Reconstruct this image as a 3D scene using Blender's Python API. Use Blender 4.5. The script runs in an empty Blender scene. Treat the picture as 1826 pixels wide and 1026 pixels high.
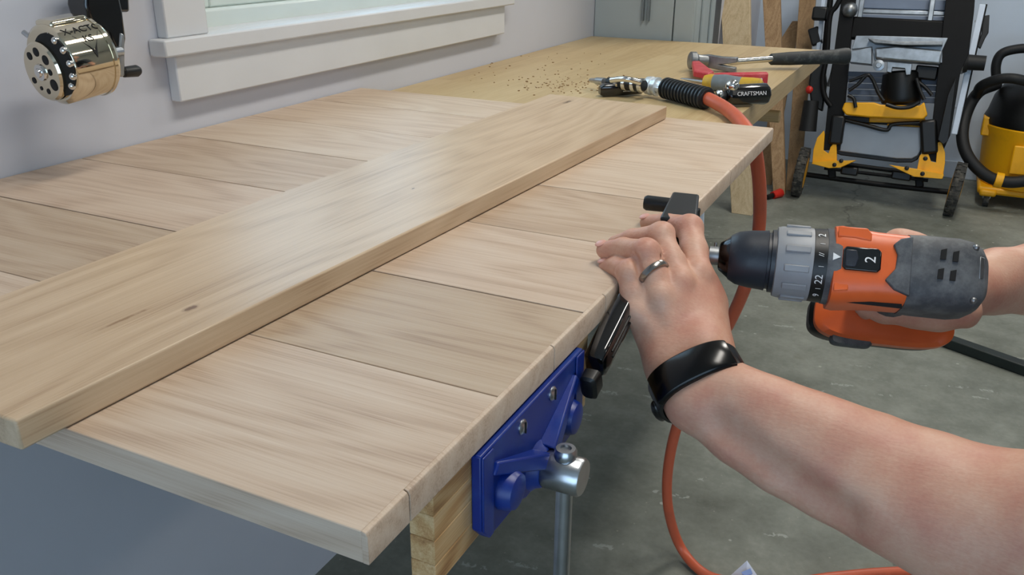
import bpy, bmesh, math, random
import numpy as np
from mathutils import Vector as V, Matrix

random.seed(7)
C = bpy.context.scene.collection
PI = math.pi
# ------------------------------------------------------------------ camera
HC = 1.175                      # camera height above the floor
FPX = 1538.0
def _basis():
    a = V((1726-913, 117+513, -FPX)).normalized()
    b = -V((-2512-913, 150+513, -FPX)).normalized()
    b = (b - a*a.dot(b)).normalized()
    z = b.cross(a)
    return b, a, z              # world x, y, z in camera coordinates
BX, BY, BZ = _basis()
RT = Matrix((BX, BY, BZ))       # camera -> world
def ray(u, v): return RT @ V((u-913, 513-v, -FPX))
CAM = V((0, 0, HC))
def P(u, v, d): return CAM + ray(u, v)*(d/FPX)
def FL(u, v, z=0.0):
    r = ray(u, v); return CAM + r*((z-HC)/r.z)
def PX(u, v, X):
    r = ray(u, v); return CAM + r*(X/r.x)
def PY(u, v, Y):
    r = ray(u, v); return CAM + r*(Y/r.y)
cd = bpy.data.cameras.new('camera'); cam = bpy.data.objects.new('camera', cd); C.objects.link(cam)
cd.sensor_fit = 'HORIZONTAL'; cd.sensor_width = 36; cd.lens = 36*FPX/1826; cd.clip_start = .02
cam.matrix_world = Matrix.Translation(CAM) @ RT.to_4x4()
bpy.context.scene.camera = cam
# ------------------------------------------------------------------ world, lights, exposure
sc = bpy.context.scene
sc.view_settings.view_transform = 'Standard'; sc.view_settings.look = 'None'
sc.view_settings.gamma = 1; sc.view_settings.use_curve_mapping = False
sc.view_settings.exposure = 0.0
wd = bpy.data.worlds.new('sky'); sc.world = wd; wd.use_nodes = True
bg = wd.node_tree.nodes['Background']; bg.inputs[0].default_value = (.56, .77, 1, 1); bg.inputs[1].default_value = 3.0
def area(name, loc, size, power, col, rot=(0, 0, 0)):
    l = bpy.data.lights.new(name, 'AREA'); l.shape = 'RECTANGLE'; l.size, l.size_y = size
    l.energy = power; l.color = col
    o = bpy.data.objects.new(name, l); o.location = loc; o.rotation_euler = rot; C.objects.link(o)
for (lx, ly) in ((.1, 1.0), (.1, 3.3), (2.2, 1.0), (2.2, 3.3)):
    area('ceiling_tube_light', (lx, ly, 2.60), (.25, 1.2), (19 if ly < 2 else 25) if lx < 1 else (5 if ly < 2 else 15), (1, .95, .87))

# ------------------------------------------------------------------ materials
def s2l(c):
    if isinstance(c, str):
        c = tuple(int(c[i:i+2], 16)/255 for i in (0, 2, 4))
    return tuple((x/12.92 if x <= .04045 else ((x+.055)/1.055)**2.4) for x in c) + (1,)
def mat(name):
    m = bpy.data.materials.new(name); m.use_nodes = True
    nt = m.node_tree; return m, nt, nt.nodes['Principled BSDF']
def N(nt, t, **kw):
    n = nt.nodes.new(t)
    for k, v in kw.items():
        if k.startswith('i_'):
            n.inputs[int(k[2:])].default_value = v
        else: setattr(n, k, v)
    return n
def ramp(nt, src, stops):
    r = nt.nodes.new('ShaderNodeValToRGB'); nt.links.new(src, r.inputs[0])
    e = r.color_ramp.elements
    while len(e) < len(stops): e.new(.5)
    for i, (p, c) in enumerate(stops): e[i].position = p; e[i].color = c if len(c) == 4 else tuple(c)+(1,)
    return r
def simple(name, col, rough=.5, metal=0, var=.12, scale=30, bump=.05, coat=0, spec=None):
    m, nt, b = mat(name); c = s2l(col)
    tc = N(nt, 'ShaderNodeTexCoord'); n = N(nt, 'ShaderNodeTexNoise'); n.inputs['Scale'].default_value = scale
    n.inputs['Detail'].default_value = 5
    nt.links.new(tc.outputs['Object'], n.inputs['Vector'])
    lo = tuple(x*(1-var) for x in c[:3]); hi = tuple(min(1, x*(1+var)) for x in c[:3])
    r = ramp(nt, n.outputs[0], [(.3, lo), (.7, hi)])
    nt.links.new(r.outputs[0], b.inputs['Base Color'])
    b.inputs['Roughness'].default_value = rough; b.inputs['Metallic'].default_value = metal
    if coat: b.inputs['Coat Weight'].default_value = coat
    if spec is not None: b.inputs['Specular IOR Level'].default_value = spec
    if bump:
        bp = N(nt, 'ShaderNodeBump'); bp.inputs['Strength'].default_value = bump; bp.inputs['Distance'].default_value = .002
        nt.links.new(n.outputs[0], bp.inputs['Height']); nt.links.new(bp.outputs[0], b.inputs['Normal'])
    return m
def dusty(name, col, dust, amount=.5, rough=.55, scale=25):
    """painted or moulded surface with patchy dust and scuffs"""
    m, nt, b = mat(name)
    tc = N(nt, 'ShaderNodeTexCoord'); n = N(nt, 'ShaderNodeTexNoise'); n.inputs['Scale'].default_value = scale
    n.inputs['Detail'].default_value = 8; n.inputs['Roughness'].default_value = .7
    nt.links.new(tc.outputs['Object'], n.inputs['Vector'])
    r = ramp(nt, n.outputs[0], [(.62-amount*.35, s2l(col)), (.82, s2l(dust))])
    nt.links.new(r.outputs[0], b.inputs['Base Color']); b.inputs['Roughness'].default_value = rough
    return m
def wood(name, axis, light, mid, dark, rough=.5, gs=1.0, ring=1.0, knots=True, var=.5, cath=1.0, soft=1.0, spots=()):
    """long-grain wood; grain runs along the object's axis (0 = x, 1 = y, 2 = z)"""
    m, nt, b = mat(name); L = nt.links.new
    tc = N(nt, 'ShaderNodeTexCoord'); oi = N(nt, 'ShaderNodeObjectInfo')
    off = N(nt, 'ShaderNodeVectorMath', operation='SCALE'); off.inputs[0].default_value = (7.3, 5.1, 9.7)
    L(oi.outputs['Random'], off.inputs['Scale'])
    add = N(nt, 'ShaderNodeVectorMath', operation='ADD'); L(tc.outputs['Object'], add.inputs[0]); L(off.outputs[0], add.inputs[1])
    def mapped(along, across):
        mp = N(nt, 'ShaderNodeMapping'); s = [across]*3; s[axis] = along
        mp.inputs['Scale'].default_value = s; L(add.outputs[0], mp.inputs[0]); return mp.outputs[0]
    # broad distortion that bends the growth rings into cathedral figures
    n1 = N(nt, 'ShaderNodeTexNoise'); n1.inputs['Scale'].default_value = 1; n1.inputs['Detail'].default_value = 2
    L(mapped(1.6*gs, 7*gs), n1.inputs['Vector'])
    mul = N(nt, 'ShaderNodeMath', operation='MULTIPLY'); L(n1.outputs[0], mul.inputs[0]); mul.inputs[1].default_value = 95*ring
    sn = N(nt, 'ShaderNodeMath', operation='SINE'); L(mul.outputs[0], sn.inputs[0])
    # fine fibres
    n2 = N(nt, 'ShaderNodeTexNoise'); n2.inputs['Scale'].default_value = 1; n2.inputs['Detail'].default_value = 6; n2.inputs['Roughness'].default_value = .65
    L(mapped(10*gs, 640*gs), n2.inputs['Vector'])
    # streaks of pores
    n3 = N(nt, 'ShaderNodeTexNoise'); n3.inputs['Scale'].default_value = 1; n3.inputs['Detail'].default_value = 3
    L(mapped(5*gs, 230*gs), n3.inputs['Vector'])
    # broad tone
    n4 = N(nt, 'ShaderNodeTexNoise'); n4.inputs['Scale'].default_value = 1; n4.inputs['Detail'].default_value = 2
    L(mapped(3*gs, 14*gs), n4.inputs['Vector'])
    def madd(x, k, y):
        q = N(nt, 'ShaderNodeMath', operation='MULTIPLY_ADD'); L(x, q.inputs[0]); q.inputs[1].default_value = k
        if isinstance(y, float): q.inputs[2].default_value = y
        else: L(y, q.inputs[2])
        return q.outputs[0]
    t = madd(sn.outputs[0], .050*cath, 0.0)
    t = madd(n2.outputs[0], .55*soft, t); t = madd(n3.outputs[0], .36*soft, t); t = madd(n4.outputs[0], .22*soft, t); t = madd(t, 1.0, .145*soft)
    t = madd(t, 1.0, .71*(1-soft))
    t = madd(oi.outputs['Random'], .16*var, t)
    r = ramp(nt, t, [(.52, s2l(light)), (.76, s2l(mid)), (.98, s2l(dark))])
    col = r.outputs[0]
    if knots:
        vo = N(nt, 'ShaderNodeTexVoronoi'); vo.inputs['Scale'].default_value = 1
        L(mapped(3.1, 6.5), vo.inputs['Vector'])
        kr = ramp(nt, vo.outputs['Distance'], [(.0, (1, 1, 1)), (.035, (1, 1, 1)), (.075, (0, 0, 0))])
        mx = N(nt, 'ShaderNodeMix', data_type='RGBA'); L(kr.outputs[0], mx.inputs[0]); L(col, mx.inputs[6]); mx.inputs[7].default_value = s2l('6b5442')
        col = mx.outputs[2]
    for (sx, sy, rx, ry, c_) in spots:      # single knots at their own places on the board
        mp = N(nt, 'ShaderNodeVectorMath', operation='SUBTRACT'); L(tc.outputs['Object'], mp.inputs[0]); mp.inputs[1].default_value = (sx, sy, 0)
        m2 = N(nt, 'ShaderNodeVectorMath', operation='MULTIPLY'); L(mp.outputs[0], m2.inputs[0]); m2.inputs[1].default_value = (1/rx, 1/ry, 0)
        nn = N(nt, 'ShaderNodeTexNoise'); nn.inputs['Scale'].default_value = 160; L(tc.outputs['Object'], nn.inputs['Vector'])
        m3 = N(nt, 'ShaderNodeVectorMath', operation='ADD'); L(m2.outputs[0], m3.inputs[0]); m4 = N(nt, 'ShaderNodeVectorMath', operation='SUBTRACT'); L(nn.outputs['Color'], m4.inputs[0]); m4.inputs[1].default_value = (.5, .5, .5); L(m4.outputs[0], m3.inputs[1])
        m5 = N(nt, 'ShaderNodeVectorMath', operation='MULTIPLY'); L(m3.outputs[0], m5.inputs[0]); m5.inputs[1].default_value = (1, 1, 0)
        ln = N(nt, 'ShaderNodeVectorMath', operation='LENGTH'); L(m5.outputs[0], ln.inputs[0])
        kr = ramp(nt, ln.outputs['Value'], [(.0, (.9, .9, .9)), (.5, (.8, .8, .8)), (.55, (.35, .35, .35)), (1.0, (0, 0, 0))])
        mx = N(nt, 'ShaderNodeMix', data_type='RGBA'); L(kr.outputs[0], mx.inputs[0]); L(col, mx.inputs[6]); mx.inputs[7].default_value = s2l(c_); col = mx.outputs[2]
    tint = N(nt, 'ShaderNodeMix', data_type='RGBA', blend_type='MULTIPLY'); tint.inputs[0].default_value = 1
    L(col, tint.inputs[6]); L(oi.outputs['Color'], tint.inputs[7]); col = tint.outputs[2]
    L(col, b.inputs['Base Color'])
    b.inputs['Roughness'].default_value = rough; b.inputs['Specular IOR Level'].default_value = .45
    bp = N(nt, 'ShaderNodeBump'); bp.inputs['Strength'].default_value = .12; bp.inputs['Distance'].default_value = .001
    L(n2.outputs[0], bp.inputs['Height']); L(bp.outputs[0], b.inputs['Normal'])
    return m

M = {}
OAK = ('cbb79c', 'bba382', '977a5a')
M['oak_x'] = wood('oak_plank', 0, 'd3c2af', 'c4ae98', '9c816b', .47, cath=1.1, soft=.8, var=.25, knots=False)
M['oak_knot'] = wood('oak_plank_with_knot', 0, 'd3c2af', 'c4ae98', '9c816b', .47, cath=1.1, soft=.8, var=.25, knots=False, spots=[(.147, .0, .011, .0055, '4a3424'), (.112, .002, .012, .004, '4a3424')])
M['oak_board'] = wood('oak_board', 1, 'd0b89a', 'bfa586', '97785a', .36, gs=.9, var=0, cath=1.2, soft=.75, knots=False, spots=[(.055, -.375, .0045, .009, '6a4a30'), (-.045, .47, .006, .02, '5c4834'), (.02, -.05, .002, .004, '4a3828'), (.03, -.41, .002, .030, '8a6a48')])
M['oak_edge_y'] = wood('oak_edge', 1, 'c4a98a', 'ad8f6e', '7d6048', .5, knots=False)
M['birch_y'] = wood('bench_stave', 1, 'd0bc94', 'c0a87c', 'a88c60', .42, knots=False, var=.9, cath=.4, soft=.6)
M['pine_z'] = wood('pine_board', 2, 'c4a67e', 'b0906a', '8c6c4a', .55, var=1.0, knots=True)
M['pine_pale'] = wood('pine_pale', 2, 'd6c4a4', 'c4ae8a', 'a08a68', .55, var=.4)
M['pine_brown'] = wood('brown_board', 2, 'a68862', '927450', '6e5438', .6, var=.4)
M['jaw_wood'] = wood('jaw_wood', 1, 'd8b98a', 'bf9562', '96683c', .5, gs=1.6, knots=False, cath=2)
M['dowel_wood'] = wood('dowel_wood', 0, 'd0b585', 'bfa070', 'a08050', .55, knots=False)
M['wall'] = simple('wall_paint', 'c4c6ce', .75, var=.03, scale=3, bump=.03)
M['wallback'] = simple('back_wall_paint', 'c6d2e0', .8, var=.05, scale=3, bump=.02)
M['wallright'] = simple('grey_wall_paint', '9c9c98', .8, var=.04, scale=3)  # out-of-view wall, grey chosen darker to cut bounce onto the board's side
M['trim'] = simple('trim_paint', 'd2d3d4', .45, var=.03, scale=8, bump=.02)
M['vinyl'] = simple('window_vinyl', 'd2dcd8', .3, var=.03, scale=10, bump=0)
M['ceil'] = simple('ceiling_paint', 'd8d6d2', .9, var=.03, scale=4)
M['cabinet'] = simple('grey_cabinet_paint', 'a0a8a8', .5, var=.04, scale=5, bump=.01)
M['door'] = simple('doorway_shade', '4c5054', .6)  # shade of the dark doorway put into a base colour
M['black'] = simple('black_plastic', '08090a', .42, var=.2, scale=60, bump=.03)
M['blackm'] = simple('black_steel', '050506', .55, var=.3, scale=40, bump=.05, spec=.25)
M['gloss'] = simple('gloss_black', '08080a', .12, var=.1, bump=0, coat=.6)
M['band'] = simple('band_rubber', '0c0d0e', .3, var=.2, bump=.02)
M['bandglass'] = simple('band_display', '060607', .2, var=.1, bump=0, spec=.35)
M['rubber'] = simple('rubber', '0d0e10', .6, var=.3, scale=80)
M['ribbed'] = simple('ribbed_sleeve', '1c2024', .35, var=.2, scale=60)
M['chrome'] = simple('chrome', 'd6d6d4', .10, 1, .05, bump=0)
M['darkchrome'] = simple('dark_chrome', '3c3e42', .14, 1, .1, bump=0)
M['zinc'] = simple('bright_zinc', 'dde4e8', .32, .55, .06, bump=0)
M['nickel'] = simple('nickel_shell', 'd9cfb8', .07, 1, .04, scale=6, bump=.01)
M['steel'] = simple('zinc_steel', 'b2b6ba', .28, 1, .12, scale=60, bump=.04)
M['steel_dull'] = simple('dull_steel', '8f9294', .42, 1, .25, scale=50, bump=.06)
M['titanium'] = simple('ring_metal', '98948f', .22, 1, .1, bump=0)
M['blue'] = dusty('blue_enamel', '04287c', '1c4490', .3, .38, 22)
M['yellow'] = dusty('yellow_plastic', 'f4b008', 'd89a08', .3, .45, 8)
M['orange'] = simple('orange_plastic', 'e2652c', .38, var=.12, scale=18, bump=.03)
M['hose'] = dusty('orange_hose', 'c65c3c', 'a8543c', .35, .42, 14)
M['greyrub'] = dusty('dusty_grey_rubber', '43464a', '7c7f80', .6, .6, 45)
M['greycol'] = simple('grey_collar', '8f9194', .42, var=.1, scale=40)
M['chucksleeve'] = dusty('chuck_sleeve', '1e242e', '3a4048', .3, .42, 60)
M['white'] = simple('white_print', 'e8e8e6', .5, var=.02, bump=0)
M['red'] = dusty('red_paint', 'bc2a34', 'd06a68', .4, .4, 40)
M['redp'] = simple('red_plastic', 'c8281c', .4, var=.1)
M['toolyellow'] = dusty('yellow_grip', 'c8a02c', '8c7a48', .3, .45, 30)
M['toolgrey'] = dusty('grey_grip', '6c7478', '8c9498', .4, .5, 30)
M['hammergrip'] = dusty('hammer_rubber', '24282a', '6a6c68', .3, .6, 30)
M['rail'] = simple('pale_rail', 'd4e0f0', .35, var=.05, scale=20)
M['silver'] = simple('cast_aluminium', 'a4acb4', .35, .8, .2, scale=30)
M['bluegrey'] = simple('blue_grey_sheet', '76849a', .5, var=.12, scale=6)
M['dustgrey'] = simple('grey_laminate', '8a95a2', .5, var=.08, scale=10)
M['tyre'] = dusty('dusty_tyre', '30302e', '7c766a', .45, .85, 35)
M['shirt'] = simple('navy_cotton', '2c3440', .9, var=.15, scale=200)
M['jeans'] = simple('denim', '34425c', .9, var=.25, scale=250)
M['hair'] = simple('brown_hair', '3a281c', .6, var=.4, scale=120, bump=.4)
M['shoe'] = simple('shoe_leather', '2a2420', .6)
M['eye'] = simple('eye_white', 'e6e4e0', .2, var=.02, bump=0)
M['iris'] = simple('iris', '2a3038', .2, bump=0)
M['lips'] = simple('lips', 'a8605a', .5)
M['nail'] = simple('fingernail', 'd8a090', .3, var=.05, bump=0)
M['dark'] = simple('dark_hole', '0a0a0a', .8, bump=0)
M['paper'] = simple('white_paper', 'c8cede', .7, var=.05)
M['paperblue'] = simple('blue_print', '8aa0d0', .7, var=.05)
M['tapeblk'] = simple('black_strip', '16201e', .5, var=.3, scale=12)
M['sawdust'] = simple('wood_shavings', '8c6c48', .8, var=.3, scale=300)
M['lamp'] = None
m, nt, b = mat('tube_glow'); b.inputs['Emission Color'].default_value = (1, .95, .86, 1); b.inputs['Emission Strength'].default_value = 5; M['lamp'] = m
m, nt, b = mat('window_glass'); b.inputs['Transmission Weight'].default_value = 1; b.inputs['Roughness'].default_value = .02; b.inputs['IOR'].default_value = 1.1
b.inputs['Base Color'].default_value = (.93, .98, .96, 1); M['glass'] = m
# skin
m, nt, b = mat('skin'); L = nt.links.new
tc = N(nt, 'ShaderNodeTexCoord')
n1 = N(nt, 'ShaderNodeTexNoise'); n1.inputs['Scale'].default_value = 28; n1.inputs['Detail'].default_value = 4
n2 = N(nt, 'ShaderNodeTexNoise'); n2.inputs['Scale'].default_value = 420; n2.inputs['Detail'].default_value = 3
L(tc.outputs['Object'], n1.inputs['Vector']); L(tc.outputs['Object'], n2.inputs['Vector'])
q = N(nt, 'ShaderNodeMath', operation='MULTIPLY_ADD'); L(n2.outputs[0], q.inputs[0]); q.inputs[1].default_value = .25; L(n1.outputs[0], q.inputs[2])
r = ramp(nt, q.outputs[0], [(.42, s2l('d0a68e')), (.64, s2l('c8967e')), (.9, s2l('bc7e6a'))])
L(r.outputs[0], b.inputs['Base Color']); b.inputs['Roughness'].default_value = .5
b.inputs['Subsurface Weight'].default_value = .12; b.inputs['Subsurface Radius'].default_value = (1, .35, .2); b.inputs['Subsurface Scale'].default_value = .004
mp = N(nt, 'ShaderNodeMapping'); mp.inputs['Scale'].default_value = (160, 520, 520); L(tc.outputs['Object'], mp.inputs[0])
n3 = N(nt, 'ShaderNodeTexNoise'); n3.inputs['Scale'].default_value = 1; n3.inputs['Detail'].default_value = 3; L(mp.outputs[0], n3.inputs['Vector'])
bp = N(nt, 'ShaderNodeBump'); bp.inputs['Strength'].default_value = .22; bp.inputs['Distance'].default_value = .0012
L(n3.outputs[0], bp.inputs['Height']); L(bp.outputs[0], b.inputs['Normal'])
M['skin'] = m
# concrete floor: grey-green, stained, with paint specks and cracks
m, nt, b = mat('concrete'); L = nt.links.new
tc = N(nt, 'ShaderNodeTexCoord')
def noise(scale, det=6, rg=.6):
    n = N(nt, 'ShaderNodeTexNoise'); n.inputs['Scale'].default_value = scale; n.inputs['Detail'].default_value = det
    n.inputs['Roughness'].default_value = rg; L(tc.outputs['Object'], n.inputs['Vector']); return n.outputs[0]
a_, b_, c_ = noise(1.4, 8, .65), noise(9, 6), noise(70, 4)
q = N(nt, 'ShaderNodeMath', operation='MULTIPLY_ADD'); L(b_, q.inputs[0]); q.inputs[1].default_value = .45; L(a_, q.inputs[2])
q2 = N(nt, 'ShaderNodeMath', operation='MULTIPLY_ADD'); L(c_, q2.inputs[0]); q2.inputs[1].default_value = .18; L(q.outputs[0], q2.inputs[2])
r = ramp(nt, q2.outputs[0], [(.58, s2l('585b52')), (.80, s2l('787c73')), (1.0, s2l('94978e'))])
col = r.outputs[0]
def overlay(mask, c):
    global col
    mx = N(nt, 'ShaderNodeMix', data_type='RGBA'); L(mask, mx.inputs[0]); L(col, mx.inputs[6]); mx.inputs[7].default_value = s2l(c); col = mx.outputs[2]
mp = N(nt, 'ShaderNodeMapping'); mp.inputs['Scale'].default_value = (9, 14, 1); mp.inputs['Rotation'].default_value = (0, 0, .5); L(tc.outputs['Object'], mp.inputs[0])
wv = N(nt, 'ShaderNodeVectorMath', operation='MULTIPLY_ADD'); L(noise(30, 3) , wv.inputs[0]); wv.inputs[1].default_value = (1.3, 1.3, 0); L(mp.outputs[0], wv.inputs[2])
vo = N(nt, 'ShaderNodeTexVoronoi'); vo.inputs['Scale'].default_value = 1; L(wv.outputs[0], vo.inputs['Vector'])
overlay(ramp(nt, vo.outputs['Distance'], [(.08, (.75, .75, .75)), (.13, (0, 0, 0))]).outputs[0], 'a4a8a2')
vo9 = N(nt, 'ShaderNodeTexVoronoi'); vo9.inputs['Scale'].default_value = 13; vo9.inputs['Randomness'].default_value = 1; L(tc.outputs['Object'], vo9.inputs['Vector'])
overlay(ramp(nt, vo9.outputs['Distance'], [(.05, (.75, .75, .75)), (.075, (0, 0, 0))]).outputs[0], 'b0b2aa')
vo2 = N(nt, 'ShaderNodeTexVoronoi'); vo2.inputs['Scale'].default_value = 38; L(tc.outputs['Object'], vo2.inputs['Vector'])
overlay(ramp(nt, vo2.outputs['Distance'], [(.05, (.7, .7, .7)), (.09, (0, 0, 0))]).outputs[0], '98988c')
st = noise(5, 3)
overlay(ramp(nt, st, [(.66, (0, 0, 0)), (.78, (.45, .45, .45))]).outputs[0], '6a5c40')
vo3 = N(nt, 'ShaderNodeTexVoronoi', feature='DISTANCE_TO_EDGE'); vo3.inputs['Scale'].default_value = .45
wv2 = N(nt, 'ShaderNodeVectorMath', operation='MULTIPLY_ADD'); L(noise(6, 6), wv2.inputs[0]); wv2.inputs[1].default_value = (.25, .25, 0); L(tc.outputs['Object'], wv2.inputs[2])
L(wv2.outputs[0], vo3.inputs['Vector'])
overlay(ramp(nt, vo3.outputs['Distance'], [(.0008, (.55, .55, .55)), (.002, (0, 0, 0))]).outputs[0], '2c2d2b')
L(col, b.inputs['Base Color']); b.inputs['Roughness'].default_value = .55
bp = N(nt, 'ShaderNodeBump'); bp.inputs['Strength'].default_value = .15; bp.inputs['Distance'].default_value = .004
L(c_, bp.inputs['Height']); L(bp.outputs[0], b.inputs['Normal']); M['floor'] = m

# ------------------------------------------------------------------ mesh helpers (everything in world coordinates)
def NB(): return bmesh.new()
def box(bm, c, s, rot=None):
    r = bmesh.ops.create_cube(bm, size=1)
    mt = Matrix.Translation(V(c)) @ (rot.to_4x4() if rot else Matrix()) @ Matrix.Diagonal((s[0], s[1], s[2], 1))
    bmesh.ops.transform(bm, matrix=mt, verts=r['verts']); return r['verts']
def box2(bm, a, b_):
    a, b_ = V(a), V(b_); return box(bm, (a+b_)/2, [abs(b_[i]-a[i]) for i in range(3)])
def frame_of(d):
    d = V(d).normalized(); up = V((0, 0, 1)) if abs(d.z) < .95 else V((1, 0, 0))
    x = d.cross(up).normalized(); y = x.cross(d).normalized(); return x, y, d
def lathe(bm, p0, axis, prof, seg=32, cap=True, sq=None, X=None):
    """surface of revolution; prof = [(distance along axis, radius)], sq = superellipse exponent"""
    x, y, d = frame_of(axis)
    if X is not None: x = V(X).normalized(); y = d.cross(x).normalized()
    rings = []
    for t, r in prof:
        rx, ry = (r if isinstance(r, tuple) else (r, r)); ring = []
        for k in range(seg):
            a = 2*PI*k/seg; c, s = math.cos(a), math.sin(a)
            if sq: c = math.copysign(abs(c)**(2/sq), c); s = math.copysign(abs(s)**(2/sq), s)
            ring.append(bm.verts.new(V(p0)+d*t+x*(rx*c)+y*(ry*s)))
        rings.append(ring)
    for a, b2 in zip(rings, rings[1:]):
        for k in range(seg):
            bm.faces.new((a[k], a[(k+1) % seg], b2[(k+1) % seg], b2[k]))
    if cap:
        for ring in (rings[0], rings[-1]):
            try: bm.faces.new(ring)
            except ValueError: pass
def cyl(bm, p0, p1, r0, r1=None, seg=20):
    d = V(p1)-V(p0); lathe(bm, p0, d, [(0, r0), (d.length, r0 if r1 is None else r1)], seg)
def cr(pts, n=8):
    """Catmull-Rom through the points"""
    pts = [V(p) for p in pts]; q = [pts[0]*2-pts[1]]+pts+[pts[-1]*2-pts[-2]]; out = []
    for i in range(1, len(q)-2):
        for k in range(n):
            t = k/n; a, b2, c, d = q[i-1], q[i], q[i+1], q[i+2]
            out.append(.5*((2*b2)+(c-a)*t+(2*a-5*b2+4*c-d)*t*t+(3*b2-a-3*c+d)*t**3))
    out.append(pts[-1]); return out
def tube(bm, pts, rad, seg=12, smooth=8):
    pp = cr(pts, smooth) if smooth else [V(p) for p in pts]
    n = len(pp); x = frame_of(pp[1]-pp[0])[0]; rings = []
    for i, p in enumerate(pp):
        d = (pp[min(i+1, n-1)]-pp[max(i-1, 0)]).normalized()
        x = (x-d*x.dot(d)).normalized(); y = d.cross(x)
        r = rad(i/(n-1)) if callable(rad) else rad
        rings.append([bm.verts.new(p+x*(r*math.cos(2*PI*k/seg))+y*(r*math.sin(2*PI*k/seg))) for k in range(seg)])
    for a, b2 in zip(rings, rings[1:]):
        for k in range(seg): bm.faces.new((a[k], a[(k+1) % seg], b2[(k+1) % seg], b2[k]))
    bm.faces.new(rings[0]); bm.faces.new(rings[-1])
def prism(bm, poly, vec):
    a = [bm.verts.new(V(p)) for p in poly]; b2 = [bm.verts.new(V(p)+V(vec)) for p in poly]; n = len(a)
    bm.faces.new(a); bm.faces.new(b2[::-1])
    for k in range(n): bm.faces.new((a[k], b2[k], b2[(k+1) % n], a[(k+1) % n]))
def ball(bm, c, r, seg=16, rot=None):
    rr = r if isinstance(r, (tuple, list)) else (r, r, r)
    g = bmesh.ops.create_uvsphere(bm, u_segments=seg, v_segments=max(6, seg//2), radius=1)
    bmesh.ops.transform(bm, matrix=Matrix.Translation(V(c)) @ (rot.to_4x4() if rot else Matrix()) @ Matrix.Diagonal((rr[0], rr[1], rr[2], 1)), verts=g['verts'])
WL = {}
def link(o, parent, origin):
    C.objects.link(o); WL[o.name] = V(origin)
    if parent is not None: o.parent = parent; o.location = V(origin)-WL[parent.name]
    else: o.location = V(origin)
def finish(me, sharp=38):
    bm = bmesh.new(); bm.from_mesh(me); bmesh.ops.recalc_face_normals(bm, faces=bm.faces)
    for f in bm.faces: f.smooth = True
    for e in bm.edges:
        if len(e.link_faces) == 2 and e.calc_face_angle(0) > math.radians(sharp): e.smooth = False
    bm.to_mesh(me); bm.free()
def obj(name, bm, m, parent=None, origin=None, bevel=0, seg=2, xf=None, label=None, sharp=38):
    if xf is not None: bmesh.ops.transform(bm, matrix=xf, verts=bm.verts)
    if origin is None:
        lo = [min(v.co[i] for v in bm.verts) for i in range(3)]; hi = [max(v.co[i] for v in bm.verts) for i in range(3)]
        origin = V(((lo[0]+hi[0])/2, (lo[1]+hi[1])/2, lo[2] if parent is None else (lo[2]+hi[2])/2))
    origin = V(origin)
    bmesh.ops.translate(bm, vec=-origin, verts=bm.verts)
    me = bpy.data.meshes.new(name); bm.to_mesh(me); bm.free(); finish(me, sharp)
    me.materials.append(M[m] if isinstance(m, str) else m)
    o = bpy.data.objects.new(name, me); link(o, parent, origin)
    if bevel:
        md = o.modifiers.new('bevel', 'BEVEL'); md.width = bevel; md.segments = seg; md.limit_method = 'ANGLE'; md.angle_limit = math.radians(40)
        md.harden_normals = False
    if label: o['label'] = label
    return o
def tag(o, label, cat, group=None, kind=None):
    o['label'] = label; o['category'] = cat
    if group: o['group'] = group
    if kind: o['kind'] = kind
    return o
def thing(name, loc, label, cat, group=None):
    o = bpy.data.objects.new(name, None); o.empty_display_size = .05; link(o, None, loc); return tag(o, label, cat, group)
def struct(name, bm, m, **kw):
    o = obj(name, bm, m, **kw); o['kind'] = 'structure'; return o
def text_bm(s, size, ext=.0004):
    cu = bpy.data.curves.new('lettering', 'FONT'); cu.body = s; cu.size = size; cu.extrude = ext; cu.align_x = 'CENTER'; cu.align_y = 'CENTER'
    cu.resolution_u = 3
    o = bpy.data.objects.new('lettering_tmp', cu); C.objects.link(o)
    dg = bpy.context.evaluated_depsgraph_get(); me = bpy.data.meshes.new_from_object(o.evaluated_get(dg))
    bm = bmesh.new(); bm.from_mesh(me); bpy.data.objects.remove(o); bpy.data.curves.remove(cu); bpy.data.meshes.remove(me)
    return bm
def MF(o, x, y, z):
    """matrix from an origin and three axes"""
    m_ = Matrix((V(x), V(y), V(z))).transposed().to_4x4(); m_.translation = V(o); return m_

# ------------------------------------------------------------------ room shell
XW = -.935; YB = 4.95; XR = 3.9; YF = -3.0; ZC = 2.7
bm = NB(); box2(bm, (XW-.4, YF-.4, -.1), (XR+.2, YB+.2, 0)); struct('floor', bm, 'floor', origin=(0, 0, 0))
WY0, WY1, WZ0, WZ1 = .925, 1.775, 1.036, 2.05
bm = NB()
box2(bm, (XW-.14, YF, 0), (XW, WY0, ZC)); box2(bm, (XW-.14, WY1, 0), (XW, YB, ZC))
box2(bm, (XW-.14, WY0, 0), (XW, WY1, WZ0)); box2(bm, (XW-.14, WY0, WZ1), (XW, WY1, ZC))
struct('wall_left', bm, 'wall')
bm = NB(); box2(bm, (XW-.14, YB, 0), (XR, YB+.14, ZC)); struct('wall_back', bm, 'wallback')
bm = NB(); box2(bm, (XR, YF, 0), (XR+.14, YB+.14, ZC)); struct('wall_right', bm, 'wallright')
bm = NB(); box2(bm, (XW-.14, YF-.14, 0), (-.5, YF, ZC)); box2(bm, (3.3, YF-.14, 0), (XR+.14, YF, ZC)); box2(bm, (-.5, YF-.14, 2.3), (3.3, YF, ZC))
struct('wall_front', bm, 'wall')
bm = NB(); box2(bm, (XW-.14, YF-.14, ZC), (XR+.14, YB+.14, ZC+.1)); struct('ceiling', bm, 'ceil')
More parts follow.
